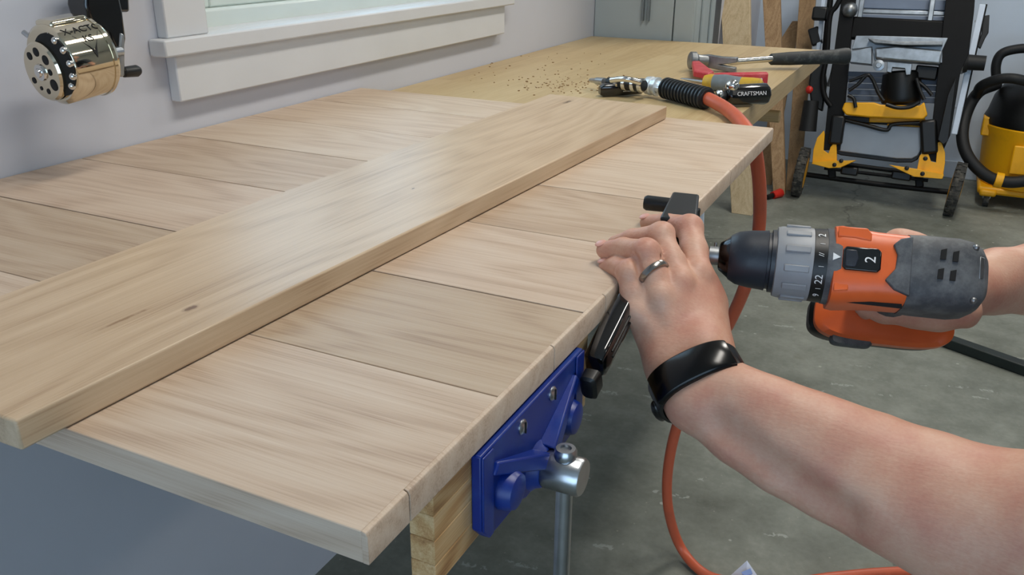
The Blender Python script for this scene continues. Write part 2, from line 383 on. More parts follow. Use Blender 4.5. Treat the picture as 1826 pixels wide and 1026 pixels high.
bm = NB(); box2(bm, (-.45, YB-.014, 0), (XR, YB, .09)); struct('baseboard_back', bm, 'wallback', bevel=.004)
# ceiling fixtures
for i, (lx, ly) in enumerate(((.1, 1.0), (.1, 3.3), (2.2, 1.0), (2.2, 3.3))):
    t = thing('ceiling_light', (lx, ly, 2.63), 'long white ceiling tube light above the garage, %s' % ('over the near end of the workbench', 'over the far end of the workbench', 'in mid garage near the door', 'in mid garage near the back wall')[i], 'lamp', 'ceiling tube lights')
    bm = NB(); box2(bm, (lx-.14, ly-.62, 2.655), (lx+.14, ly+.62, 2.7)); obj('housing', bm, 'trim', t, bevel=.004)
    for s in (-.06, .06):
        bm = NB(); cyl(bm, (lx+s, ly-.6, 2.637), (lx+s, ly+.6, 2.637), .016); obj('tube', bm, 'lamp', t)
# window
bm = NB(); win = None
fx = XW-.055
for (y0, y1, z0, z1) in ((WY0, WY0+.05, WZ0, WZ1), (WY1-.05, WY1, WZ0, WZ1), (WY0+.05, WY1-.05, WZ0, WZ0+.030), (WY0+.05, WY1-.05, WZ1-.05, WZ1)):
    box2(bm, (fx-.06, y0, z0), (fx+.012, y1, z1))
win = struct('window_1', bm, 'vinyl', bevel=.004)
def sash(y0, y1, x, z0, z1):
    bm = NB(); w = .036
    for a in ((y0, y0+w, z0, z1), (y1-w, y1, z0, z1), (y0+w, y1-w, z0, z0+w), (y0+w, y1-w, z1-w, z1)):
        box2(bm, (x-.022, a[0], a[2]), (x, a[1], a[3]))
    s = obj('sash', bm, 'vinyl', win, bevel=.003)
    bm = NB(); box2(bm, (x-.014, y0+w, z0+w), (x-.008, y1-w, z1-w)); obj('pane', bm, 'glass', s)
    return s
sash(WY0+.05, 1.36, fx-.004, WZ0+.03, WZ1-.05); sash(1.335, WY1-.05, fx-.032, WZ0+.03, WZ1-.05)
bm = NB(); box2(bm, (XW-.045, WY0+.001, WZ0), (XW, WY1-.001, 1.041)); box2(bm, (XW, .834, 1.019), (XW+.030, 1.868, 1.041))
struct('trim_1', bm, 'trim', bevel=.003, label='white window stool board projecting from the wall')
bm = NB(); box2(bm, (XW, .859, .957), (XW+.018, 1.84, 1.019)); struct('trim_2', bm, 'trim', bevel=.002, label='white apron board under the window stool')
bm = NB(); box2(bm, (XW, .851, 1.041), (XW+.018, WY0, 2.05)); struct('trim_3', bm, 'trim', bevel=.002, label='white left window casing')
bm = NB(); box2(bm, (XW, WY1, 1.041), (XW+.018, 1.849, 2.05)); struct('trim_4', bm, 'trim', bevel=.002, label='white right window casing')
bm = NB(); box2(bm, (XW, .84, 2.05), (XW+.02, 1.86, 2.14)); struct('trim_5', bm, 'trim', bevel=.002, label='white head casing over the window')

# tall grey cabinet at the far end of the bench
cb = thing('tall_cabinet', (-.785, 2.60, 0), 'tall light grey cabinet standing in the corner past the far end of the bench', 'cabinet')
bm = NB(); box2(bm, (XW+.001, 2.475, .02), (-.640, 2.70, 1.9)); obj('body', bm, 'cabinet', cb, bevel=.004)
for k, (x0, x1) in enumerate(((XW+.001, -.700), (-.697, -.642))):
    bm = NB(); box2(bm, (x0, 2.457, .06), (x1, 2.474, 1.88)); dr = obj('door', bm, 'cabinet', cb, bevel=.003)
for px_ in (1146, 1156):
    q = PY(px_, 37, 2.452)
    bm = NB(); box2(bm, (q.x-.003, 2.444, q.z), (q.x+.003, 2.457, q.z+.22)); obj('door_pull', bm, 'toolgrey', cb, bevel=.001)
bm = NB()
for y in (2.53, 2.63): box2(bm, (-.640, y, .05), (-.634, y+.03, 1.88))
obj('side_rib', bm, 'cabinet', cb, bevel=.002)
bm = NB(); box2(bm, (-.92, 2.49, 0), (-.655, 2.69, .02)); obj('plinth', bm, 'blackm', cb)

bm = NB(); box2(bm, (XW, 3.02, 0), (XW+.03, 3.92, 2.05)); d1 = struct('doorway_shade_1', bm, 'door', bevel=.003, label='dark grey slab standing for the shade of a doorway, in the window wall beyond the cabinet')  # dark slab added where the doorway is only in shadow
bm = NB(); box2(bm, (XW, 2.93, 0), (XW+.035, 3.015, 2.13)); struct('trim_6', bm, 'cabinet', bevel=.003, label='grey door casing beyond the cabinet')
bm = NB(); lathe(bm, (XW+.03, 3.84, 1.0), (1, 0, 0), [(0, .012), (.03, .012), (.035, .026), (.055, .026), (.06, .015)], 20); obj('door_knob', bm, 'steel', d1)
# ------------------------------------------------------------------ workbench
ZT = .893; XE = -.290; Y0 = .46; Y1 = 2.44
wb = thing('workbench', (-.6, 1.4, 0), 'long pale butcher block workbench top fixed along the window wall', 'workbench')
random.seed(3); nst = 15; w = (XE-(XW+.002))/nst
for i in range(nst):
    x0 = XW+.002+i*w; y = Y0; first = True
    while y < Y1-.01:
        ln = random.uniform(.45, .95) if not first else random.uniform(.2, .9); first = False
        ye = min(Y1, y+ln)
        if Y1-ye < .15: ye = Y1
        bm = NB(); box2(bm, (x0, y, ZT-.040), (x0+w, ye, ZT)); obj('stave', bm, 'birch_y', wb)
        y = ye
bm = NB(); box2(bm, (XW+.001, Y0+.02, .74), (XW+.04, Y1, ZT-.040)); obj('wall_cleat', bm, 'pine_z', wb, bevel=.002)
for yb in (.75, 1.35, 2.15):
    bm = NB(); prism(bm, [(XW+.001, yb, .40), (XW+.001, yb, .46), (-.45, yb, ZT-.04), (-.51, yb, ZT-.04)], (0, .038, 0)); obj('brace', bm, 'pine_z', wb, bevel=.002)
bm = NB(); box2(bm, (-.335, .50, .80), (-.297, 1.585, ZT-.040)); obj('apron', bm, 'oak_edge_y', wb, bevel=.002)
# dowel sticking out under the bench edge
a, b2 = PY(1343, 204, 2.12), PY(1391, 204, 2.12)
bm = NB(); cyl(bm, V((a.x-.20, 2.12, a.z)), V((b2.x, 2.12, a.z)), .0145, seg=20)
tag(obj('dowel', bm, 'dowel_wood', bevel=.001), 'thick pale wooden dowel sticking out under the bench front edge', 'dowel')

# ------------------------------------------------------------------ oak panel of planks on the bench
ZP = .9125; XP = -.205
pn = thing('oak_panel', (-.57, .78, ZT), 'large pale oak panel of seven wide planks lying on the workbench', 'panel')
seams = [.268, .411, .552, .704, .856, 1.004, 1.157, 1.292]
gap = [.0006, .0022, .0009, .0005, .0009, .0007, .0006]
ES = .0035
gl = [.0009, .0018, .0016, .0019, .0011, .0012]
for i in range(7):
    y0, y1 = seams[i], seams[i+1]
    g0 = 0 if i == 0 else gl[i-1]/2; g1 = 0 if i == 6 else gl[min(i, 5)]/2
    bm = NB(); box2(bm, (XW+.002, y0+g0, ZT+.0003), (XP-ES, y1-g1, ZP-random.uniform(0, .0004)))
    pk = obj('plank', bm, 'oak_knot' if i == 2 else 'oak_x', pn, bevel=.0006); tn_ = [(1, 1, 1), (.84, .82, .77), (1.0, .98, .97), (.90, .87, .83), (1.0, .99, .97), (1.02, 1.0, .97), (1.0, .98, .94)][i]; pk.color = (*tn_, 1)
# the narrow strip along the front edge with its own joints
ej = [.268, .305, .490, .591, .82, 1.02, 1.292]
for i in range(6):
    ya, yb_ = ej[i]+(.0005 if i else 0), ej[i+1]-(.0005 if i < 5 else 0)
    bm = NB(); sec = [(XP-ES-.0001, ZT+.0003), (XP, ZT+.0003), (XP, ZP-.003), (XP-.0009, ZP-.0009), (XP-.003, ZP-.0001), (XP-ES-.0001, ZP-.0001)]
    prism(bm, [(x, ya, z) for x, z in sec], (0, yb_-ya, 0))
    obj('edge_strip', bm, 'oak_x', pn, bevel=.0004)
# loose board lying on the panel
zb = ZP+.0005; th = .019
q = [(-.4105, .241), (-.363, 1.279), (-.562, 1.291), (-.577, .2395)]
bm = NB(); prism(bm, [(x, y, zb) for x, y in q], (0, 0, th))
ang = math.atan2(.036, 1.04)
bmesh.ops.translate(bm, vec=(.48, -.77, -zb), verts=bm.verts); bmesh.ops.rotate(bm, matrix=Matrix.Rotation(ang, 3, 'Z'), verts=bm.verts)
lb = obj('loose_board', bm, 'oak_board', origin=(0, 0, 0), bevel=.0015)
lb.location = (-.48, .77, zb); lb.rotation_euler = (0, 0, -ang); WL[lb.name] = V(lb.location)
tag(lb, 'long oak board lying loose across the planks of the oak panel', 'board')

# wood shavings on the bench top
bm = NB(); random.seed(11)
for _ in range(170):
    if random.random() < .6: u, v = random.gauss(1010, 45), random.gauss(150, 9)
    else: u, v = random.uniform(830, 1080), random.uniform(95, 168)
    p = FL(u, v, ZT)
    if p.y < 1.30 or p.x > XE-.02: continue
    r = random.uniform(.0008, .0022)
    box(bm, p+V((0, 0, r*.35)), (r*2, r*random.uniform(.6, 1.4), r*.7), Matrix.Rotation(random.uniform(0, 3), 3, 'Z'))
tag(obj('wood_shavings', bm, 'sawdust'), 'scattered brown wood crumbs on the bench top beyond the board', 'shavings', kind='stuff')

# ------------------------------------------------------------------ vise under the panel edge
vs = thing('bench_vise', (-.25, .47, .80), 'blue cast iron woodworking vise with a silver screw, under the panel edge', 'vise')
XJ = -.2085; YV = .4555; zt = ZT-.0015; xf_ = XJ+.007
bm = NB()
prof = [(.3755, zt), (.3755, .838), (.385, .827), (.396, .826), (.430, .825), (.440, .821), (.471, .821), (.481, .825), (.515, .826), (.526, .827), (.5355, .838), (.5355, zt)]
prism(bm, [(XJ, y, z) for y, z in prof], (.007, 0, 0)); obj('front_jaw', bm, 'blue', vs, bevel=.0012)
for sy in (-1, 1):      # raised side borders
    ya, yb_, yc = YV+sy*.080, YV+sy*.072, YV+sy*.066
    bm = NB(); prism(bm, [(xf_, ya, zt-.001), (xf_, ya, .838), (xf_, yb_, .8285), (xf_, yc, .8285), (xf_, yc, zt-.001)], (.0016, 0, 0)); obj('rim', bm, 'blue', vs, bevel=.0014)
zs = .838
for sy in (-1, 1):
    x0 = xf_-.001
    bm = NB()
    vs_ = [(x0, YV+sy*.003, zs+.015), (x0, YV+sy*.062, .8785), (x0, YV+sy*.068, .872), (x0, YV+sy*.011, zs+.006)]
    lo = [bm.verts.new(p) for p in vs_]
    hi = [bm.verts.new((x0+(.013 if k in (0, 3) else .004), p[1], p[2])) for k, p in enumerate(vs_)]
    bm.faces.new(lo); bm.faces.new(hi[::-1])
    for k in range(4): bm.faces.new((lo[k], hi[k], hi[(k+1) % 4], lo[(k+1) % 4]))
    obj('rib', bm, 'blue', vs, bevel=.0012)
    bm = NB(); lathe(bm, (x0, YV+sy*.049, .8505), (1, 0, 0), [(0, .0140), (.007, .0130), (.0105, .0115), (.0118, .007)], 28); obj('guide_boss', bm, 'blue', vs)
    bm = NB(); cyl(bm, (XJ, YV+sy*.049, .8505), (-.52, YV+sy*.049, .8505), .008); obj('guide_rod', bm, 'steel', vs)
    bm = NB(); lathe(bm, (x0, YV+sy*.024, .8815), (1, 0, 0), [(0, .0055), (.0018, .0053), (.0030, .0040), (.0034, .002)], 18); sb = obj('jaw_screw', bm, 'steel', vs)
    bm = NB(); box(bm, (x0+.0036, YV+sy*.024, .8815), (.0010, .0008, .0080)); obj('screw_slot', bm, 'dark', sb)
bm = NB(); lathe(bm, (xf_-.001, YV, zs), (1, 0, 0), [(0, .019), (.004, .0155), (.0075, .0142), (.0085, .0132)], 32); obj('screw_boss', bm, 'blue', vs)
hx0 = xf_+.0075
bm = NB(); lathe(bm, (hx0, YV, zs), (1, 0, 0), [(0, .0126), (.0015, .0133), (.0250, .0133), (.0268, .0122)], 36); obj('screw_head', bm, 'steel', vs)
bm = NB(); cyl(bm, (hx0, YV, zs), (-.55, YV, zs), .009); obj('lead_screw', bm, 'steel', vs)
xh = hx0+.0135
bm = NB(); cyl(bm, (xh, YV, zs+.012), (xh, YV, zs-.20), .0058, seg=24); obj('handle_bar', bm, 'steel', vs)
bm = NB(); lathe(bm, (xh, YV, zs+.0115), (0, 0, 1), [(0, .0072), (.002, .0078), (.006, .0078), (.0082, .0066), (.0083, .0040), (.0065, .0036)], 24); obj('handle_cap', bm, 'steel', vs)
bm = NB(); lathe(bm, (xh, YV, zs-.20), (0, 0, -1), [(0, .0078), (.01, .0078), (.013, .006)], 24); obj('handle_cap', bm, 'steel', vs)
bm = NB(); box2(bm, (-.290, .385, .800), (-.280, .535, ZT-.045)); obj('rear_jaw', bm, 'blue', vs, bevel=.002)
bm = NB(); box2(bm, (-.52, .40, .80), (-.292, .52, .825)); obj('slide_body', bm, 'blue', vs, bevel=.004)
# wooden jaw liner behind the blue jaw: laminated strips
lj = thing('wooden_jaw_liner', (-.222, .45, .78), 'thick laminated wooden block clamped behind the blue vise jaw', 'wood block')
zz = [.826, .842, .859, .876, ZT]
for k in range(4):
    bm = NB(); box2(bm, (-.2250, .333, zz[k]+.0001), (XJ-.0002, .565, zz[k+1]-.0001)); obj('strip', bm, 'jaw_wood', lj, bevel=.0008)

# ------------------------------------------------------------------ black clamp with jig head on the panel edge
cl = thing('bar_clamp', (-.2, .76, .80), 'black plastic bar clamp gripping the panel edge in front of the fingers', 'clamp')
z0 = ZP+.001
A_, B_, C_, D_ = FL(1199, 341, .944), FL(1248, 346, .944), FL(1243, 398, .944), FL(1176, 386, .944)
def loft(lo, hi):
    bm = NB(); a = [bm.verts.new(p) for p in lo]; b2 = [bm.verts.new(p) for p in hi]; n = len(a)
    bm.faces.new(a); bm.faces.new(b2[::-1])
    for k in range(n): bm.faces.new((a[k], b2[k], b2[(k+1) % n], a[(k+1) % n]))
    return bm
bm = loft([V((p.x*1.0+(.004 if k in (0, 3) else -.004), p.y, .922)) for k, p in enumerate((A_, B_, C_, D_))], [A_, B_, C_, D_])
obj('jaw_head', bm, 'black', cl, bevel=.0025)
bm = NB(); cx, cy = (A_+C_).x/2, (A_+C_).y/2; box(bm, (cx-.004, cy, .917), (.026, .05, .0095)); obj('jaw_pad', bm, 'rubber', cl, bevel=.002)
kp = FL(1180, 364, .934); ke = FL(1152, 361, .934)
bm = NB(); lathe(bm, kp+V((.012, 0, 0)), ke-kp, [(0, .007), (.026, .0074), (.0285, .006)], 24); obj('pin', bm, 'black', cl)
xb = max(XP+.006, B_.x-.002)
bm = NB(); box(bm, (-.194, .80, .862), (.010, .026, .125)); obj('bar', bm, 'blackm', cl, bevel=.001)
# lower grip running back towards the vise
g0, g1 = PX(1106, 565, -.196), PX(1046, 680, -.196)
ax = (g1-g0).normalized(); gx = V((1, 0, 0)); gy = gx.cross(ax).normalized()
bm = NB(); lathe(bm, g0-ax*.014, ax, [(0, (.008, .012)), (.03, (.009, .0125)), (.050, (.009, .0120)), (.070, (.0085, .0105)), (.072, (.007, .009))], 28, sq=5, X=gx)
obj('grip', bm, 'gloss', cl)
bm = NB(); lathe(bm, g1-ax*.004+gx*.004, ax, [(0, (.007, .010)), (.010, (.0065, .011)), (.012, (.004, .009))], 24, sq=4, X=gx); obj('grip_cap', bm, 'black', cl)
gp0 = V((-.196, .78, .868))
bm = NB(); d_ = (g0-gp0); box(bm, (0, 0, 0), (d_.length, .014, .018)); obj('slide_arm', bm, 'black', cl, xf=MF((g0+gp0)/2, d_.normalized(), gx, d_.normalized().cross(gx)), bevel=.002)
bm = NB()
for s in (-.004, .002): box(bm, g0+ax*.018+gy*s+gx*.0092, (.0010, .0014, .05), Matrix((gx, gy, ax)).transposed())
obj('grip_ridge', bm, 'black', cl)

# ------------------------------------------------------------------ wall sharpener
sh = thing('pencil_sharpener', (-.86, .66, 1.04), 'shiny silver crank pencil sharpener mounted on the wall left of the window', 'pencil sharpener')
c0 = PX(91, 117, -.855); ax = V((.10, 1, .10)).normalized()
SX = V((1, 0, 0)); SX = (SX-ax*SX.dot(ax)).normalized(); SZ = SX.cross(ax)
if SZ.z < 0: SZ = -SZ
R0 = .0425
def SP(a, x, z): return c0+ax*a+SX*x+SZ*z
bm = NB(); lathe(bm, c0, ax, [(0, R0*.55), (-.001, R0*.9), (.0015, R0*.985), (.003, R0), (.046, R0), (.0462, R0+.0012), (.050, R0+.0012), (.0502, R0-.001), (.055, R0-.003), (.056, R0*.8)], 64); obj('shell', bm, 'nickel', sh)
bm = NB(); box(bm, (0, 0, 0), (.030, .044, .009)); obj('shell_ridge', bm, 'nickel', sh, xf=MF(SP(.026, -.002, R0-.001), SX, ax, SZ), bevel=.004)
# recessed dark opening with the rotating hole dial
bm = NB(); lathe(bm, SP(-.0008, .010, .002), -ax, [(0, .033), (.0012, .033), (.0013, .031)], 48); obj('cutter_recess', bm, 'dark', sh)
dc = SP(-.002, -.007, -.006)
bm = NB(); lathe(bm, dc, -ax, [(0, .0315), (.0035, .0315), (.006, .0295), (.0065, .027)], 48); dial = obj('dial', bm, 'nickel', sh)
for k, (an, rr, hr) in enumerate(((130, .021, .0042), (88, .0215, .0048), (45, .020, .0052), (5, .0165, .0035), (-35, .021, .0062), (-80, .0205, .003), (-115, .020, .0022), (-150, .021, .0034))):
    p = dc-ax*.0064+SX*(rr*math.cos(math.radians(an)))+SZ*(rr*math.sin(math.radians(an)))
    bm = NB(); lathe(bm, p, -ax, [(0, hr), (.0006, hr), (.0007, hr*.8)], 20); obj('pencil_hole', bm, 'dark', dial)
bm = NB(); lathe(bm, dc-ax*.006, -ax, [(0, .0095), (.003, .0085), (.0035, .005), (.0055, .0045), (.006, .002)], 28); obj('hub', bm, 'chrome', dial)
for k, an in enumerate((62, 35, 8, -18, -42)):
    bm = NB(); p = SP(-.002, .010+.030*math.cos(math.radians(an)), .002+.030*math.sin(math.radians(an))); ball(bm, p, .0042, 10); obj('cutter_tooth', bm, 'chrome', sh)
bm = NB(); cyl(bm, SP(.010, -R0+.006, .022), SP(.008, -R0-.006, .030), .0028); obj('receiver_tab', bm, 'steel', sh)
bm = NB(); ball(bm, SP(.0015, .012, .034), .003, 10); obj('rivet', bm, 'chrome', sh)
# lettering rolled around the shell
def rolled(s, size, a_off, deg, name):
    bm = text_bm(s, size, .0002)
    for v in bm.verts:
        th_ = math.radians(deg)-v.co.y/R0; rr = R0+.0003+v.co.z
        v.co = c0+ax*(a_off+v.co.x)+SX*(rr*math.sin(math.radians(deg)-v.co.y/R0))+SZ*(rr*math.cos(math.radians(deg)-v.co.y/R0))
    obj(name, bm, 'dark', sh)
rolled('X-ACTO', .0115, .029, 36, 'lettering'); rolled('KS', .0105, .029, 53, 'lettering')
bm = NB()
for pts in (((.014, .012), (.025, -.004), (.029, -.016), (.029, -.008)), ((.044, .012), (.033, -.004), (.029, -.016), (.029, -.008))):
    vv = []
    for x, y in pts:
        t_ = math.radians(60)-y/R0; rr = R0+.0006; vv.append(bm.verts.new(c0+ax*x+SX*(rr*math.sin(t_))+SZ*(rr*math.cos(t_))))
    bm.faces.new(vv)
r_ = bmesh.ops.extrude_face_region(bm, geom=bm.faces[:]); bmesh.ops.translate(bm, vec=SX*.0005, verts=[g for g in r_['geom'] if isinstance(g, bmesh.types.BMVert)])
obj('emblem', bm, 'dark', sh)
# black bracket up to the wall plate, crank and knob
bm = NB(); prism(bm, [PX(u, v, -.905) for u, v in ((118, -70), (118, 8), (128, 40), (160, 60), (178, 96), (187, 100), (192, 66), (186, 20), (174, -30), (170, -70))], (.032, 0, 0)); obj('bracket', bm, 'gloss', sh, bevel=.005, seg=3)
bm = NB(); prism(bm, [PX(u, v, XW+.001) for u, v in ((128, -70), (132, 20), (200, 20), (196, -70))], (.031, 0, 0)); obj('wall_plate', bm, 'gloss', sh, bevel=.003)
def CK(u, v, x=-.862): return PX(u, v, x)
bm = NB(); prism(bm, [CK(212, 58), CK(218, 62), CK(219, 134), CK(214, 138), CK(209, 132), CK(210, 90)], (.004, .0, 0)); obj('crank_arm', bm, 'steel', sh, bevel=.0015)
bm = NB(); cyl(bm, SP(.054, 0, .0), CK(214, 92), .006); obj('crank_shaft', bm, 'steel', sh)
bm = NB(); ka, kb = CK(218, 129), CK(248, 126); lathe(bm, ka, kb-ka, [(0, .004), (.002, .0062), ((kb-ka).length-.004, .0070), ((kb-ka).length, .005)], 20); obj('crank_knob', bm, 'black', sh)

# ------------------------------------------------------------------ tools on the bench
def LZ(u, v, z): return FL(u, v, z)
# hammer
hm = thing('claw_hammer', FL(1270, 120, ZT), 'steel claw hammer with a black rubber grip hanging past the bench corner', 'hammer')
h0, h1 = FL(1300, 111, .912), FL(1368, 107, .912); h2 = FL(1372, 106, .914); h3 = FL(1514, 100, .922)
bm = NB(); cyl(bm, h0, h2+(h2-h1), .0072, .0068, 16); obj('shaft', bm, 'chrome', hm)
d = (h3-h2); Lh = d.length
bm = NB(); lathe(bm, h2, d, [(0, .009), (.004, .0125), (Lh*.25, .0145), (Lh*.5, .0148), (Lh*.8, .0155), (Lh*.95, .0185), (Lh*.99, .0175), (Lh, .012)], 28); obj('grip', bm, 'hammergrip', hm)
YH = 1.93
f0, f1 = PY(1231, 108, YH-.02), PY(1262, 110, YH)
bm = NB(); dd = (V((f1.x-f0.x, .022, -.002))).normalized(); lathe(bm, f0-dd*.002, dd, [(0, .016), (.002, .0190), (.013, .0192), (.018, .014), (.030, .013), (.040, .013)], 28); obj('striking_face', bm, 'steel_dull', hm)
bm = NB(); prism(bm, [PY(u, v, YH-.004) for u, v in ((1246, 99), (1262, 98), (1287, 102), (1314, 103), (1314, 112), (1300, 114), (1283, 115.5), (1298, 119), (1311, 121), (1311, 131), (1290, 127), (1262, 121), (1244, 119))], (0, .016, 0)); obj('claw_head', bm, 'steel_dull', hm, bevel=.0015)

# red folding tool under the hammer
rt = thing('red_utility_tool', FL(1300, 145, ZT), 'red folding hand tool with punched holes, behind the black handle', 'tool')
a, b2 = FL(1312, 141, ZT+.020), FL(1367, 142, ZT+.020)
bm = NB(); d = b2-a; n_ = V((-d.y, d.x, 0)).normalized(); lathe(bm, a-d*.9, d, [(0, (.007, .008)), (d.length*.4, (.010, .011)), (d.length*1.9, (.011, .014))], 20, sq=6, X=n_); obj('body', bm, 'red', rt, bevel=.001)
for k in range(4):
    p = a+d*(.15+k*.24); bm = NB(); lathe(bm, V((p.x, p.y-.012, p.z+.002))-V((0, .0022, 0)), (0, -1, 0), [(0, .0026), (.0008, .0022)], 12); obj('punched_hole', bm, 'paper', rt)
bm = NB(); prism(bm, [FL(1233, 119, ZT+.012), FL(1246, 118, ZT+.012), FL(1272, 138, ZT+.012), FL(1262, 142, ZT+.012), FL(1236, 137, ZT+.012)], (0, 0, .012)); obj('jaw', bm, 'red', rt, bevel=.002)
# screwdriver with yellow and grey grip
sd = thing('screwdriver', FL(1260, 145, ZT), 'screwdriver with a yellow and grey grip, its blade pointing to the wall', 'screwdriver')
a, b2, c3 = FL(1216, 140, ZT+.012), FL(1254, 146, ZT+.014), FL(1330, 152, ZT+.016)
bm = NB(); d = b2-a; lathe(bm, a, d, [(0, (.0045, .001)), (.02, (.004, .0028)), (d.length+.01, .0032)], 14); obj('blade', bm, 'steel', sd)
d = (c3-b2).normalized(); Ls = (c3-b2).length
bm = NB(); lathe(bm, b2, d, [(0, .006), (.003, .013), (.014, .016), (.022, .0155)], 24); obj('collar', bm, 'toolyellow', sd)
bm = NB(); lathe(bm, b2+d*.022, d, [(0, .0155), (.02, .0170), (.045, .0150), (.055, .0145)], 24); obj('grip', bm, 'toolgrey', sd)
bm = NB(); lathe(bm, b2+d*.077, d, [(0, .0145), (.02, .0150), (.035, .0145), (.040, .009)], 24); obj('end_cap', bm, 'toolyellow', sd)
# black ratchet handle with lettering
rh = thing('ratchet_handle', FL(1310, 175, ZT), 'black handled tool with white lettering near the bench front edge', 'tool')
a, b2 = FL(1293, 170, ZT+.020), FL(1369, 167, ZT+.020); d = b2-a; Ld = d.length
hx = (V((0, 0, 1))-d.normalized()*d.normalized().z).normalized()
bm = NB(); lathe(bm, a, d, [(0, .013), (.003, .0185), (Ld-.006, .0195), (Ld-.001, .016), (Ld, .012)], 8); obj('handle', bm, 'gloss', rh, bevel=.003)
bm = NB(); tube(bm, [a, a-d*.12+V((0, 0, -.004)), FL(1258, 172, ZT+.012)], .008, 12); obj('neck', bm, 'black', rh)
bm = NB(); lathe(bm, a-d*.05, -d, [(0, .007), (.004, .0095), (.010, .0095), (.013, .006)], 20); obj('collar', bm, 'chrome', rh)
bm = NB(); ball(bm, FL(1306, 153, ZT+.037), (.012, .011, .011), 16); obj('chrome_ball', bm, 'chrome', rh)
tdir = -(ray(1340, 165)).normalized(); tx = d.normalized(); tn = (tdir-tx*tdir.dot(tx)).normalized(); ty = tn.cross(tx)
bm = text_bm('CRAFTSMAN', .0098, .0002); obj('lettering', bm, 'white', rh, xf=MF((a+b2)/2+tn*.0190+ty*.001, tx, ty, tn))
# air blow gun
bgn = thing('air_blow_gun', FL(1110, 155, ZT), 'chrome and black air blow gun lying at the end of the air hose', 'blow gun')
p = [FL(1052, 143, ZT+.016), FL(1078, 146, ZT+.020), FL(1082, 147, ZT+.022), FL(1150, 153, ZT+.026)]
bm = NB(); d = p[1]-p[0]; lathe(bm, p[0], d, [(0, .0028), (.004, .0042), (.022, .0052), (.024, .0070), (d.length, .0074)], 18); obj('nozzle', bm, 'steel', bgn)
bm = NB(); d = p[3]-p[2]; Lg = d.length; lathe(bm, p[2], d, [(0, .007), (.004, .010), (.016, .009), (.020, .0075), (Lg*.5, .0085), (Lg*.55, .0115), (Lg*.9, .012), (Lg, .009)], 20); obj('barrel', bm, 'black', bgn)
bm = NB(); d2 = d.normalized(); 
for k in (.25, .45, .68, .86): lathe(bm, p[2]+d*k, d, [(0, .0105), (.002, .0128), (.008, .0128), (.010, .0105)], 20)
obj('chrome_ring', bm, 'chrome', bgn)
bm = NB(); tube(bm, [FL(1090, 143, ZT+.036), FL(1115, 141, ZT+.042), FL(1142, 147, ZT+.036)], .005, 12); obj('trigger_lever', bm, 'chrome', bgn)
a, b2 = FL(1069, 161, ZT+.012), FL(1146, 156, ZT+.014); d = b2-a
bm = NB(); n_ = V((0, 0, 1)); lathe(bm, a, d, [(0, (.007, .006)), (.006, (.0115, .010)), (d.length*.6, (.0115, .010)), (d.length*.95, (.011, .010)), (d.length, (.008, .007))], 20, sq=4, X=n_); obj('grip', bm, 'gloss', bgn)
tx = d.normalized(); tdir = -(ray(1118, 158)).normalized(); tn = (tdir-tx*tdir.dot(tx)).normalized(); ty = tn.cross(tx)
bm = NB(); box(bm, (0, 0, 0), (.026, .011, .0006)); o = obj('logo_plate', bm, 'white', bgn, xf=MF((a+b2)/2+tx*.012+tn*.0112, tx, ty, tn))
bm = NB(); box(bm, (-.004, 0, .0004), (.012, .006, .0006)); box(bm, (.006, 0, .0004), (.003, .008, .0006)); obj('logo_mark', bm, 'dark', o, xf=MF((a+b2)/2+tx*.012+tn*.0114, tx, ty, tn))

# ------------------------------------------------------------------ air hose
hs = thing('air_hose', FL(1240, 170, ZT), 'orange air hose running off the bench and looping down to the floor', 'hose')
a, b2, c3 = FL(1154, 152, .914), FL(1187, 157, .914), FL(1262, 176, .912)
d = b2-a; bm = NB(); Lc = d.length
lathe(bm, a, d, [(0, .012), (.001, .0160), (.012, .0170), (.014, .0150), (.018, .0150), (.020, .0170), (Lc*.6, .0170), (Lc*.61, .0115), (Lc, .0115)], 24); obj('quick_coupler', bm, 'zinc', hs)
bm = NB(); lathe(bm, b2-d*.45, d, [(0, .0125), (Lc*.5, .0125)], 6); obj('hex_fitting', bm, 'zinc', hs)
d = c3-b2; Ls = d.length; prof = []; n = 13
for k in range(n):
    t = k*Ls/n; prof += [(t, .0158), (t+Ls/n*.16, .0192), (t+Ls/n*.52, .0192), (t+Ls/n*.68, .0158), (t+Ls/n*.98, .0158)]
bm = NB(); lathe(bm, b2, d, prof, 28); obj('ribbed_sleeve', bm, 'ribbed', hs)
pts = [c3-d*.15, c3, FL(1293, 193, .907), FL(1316, 213, .905), PX(1339, 245, -.238), PX(1350, 290, -.228), PX(1355, 350, -.222), PX(1352, 420, -.222), P(1336, 490, 1.36), P(1308, 560, 1.42), P(1270, 630, 1.50), P(1230, 700, 1.56), P(1203, 775, 1.61), P(1190, 850, 1.66), P(1193, 915, 1.70), FL(1213, 975, .030), FL(1250, 1019, .011), FL(1300, 1037, .010), FL(1400, 1040, .010), FL(1490, 1029, .010), FL(1600, 1020, .010), FL(1800, 1016, .010), FL(2300, 1000, .010)]
bm = NB(); tube(bm, pts, lambda t: .0112-.0015*min(1, t*1.6), 16, 8); obj('hose_line', bm, 'hose', hs)

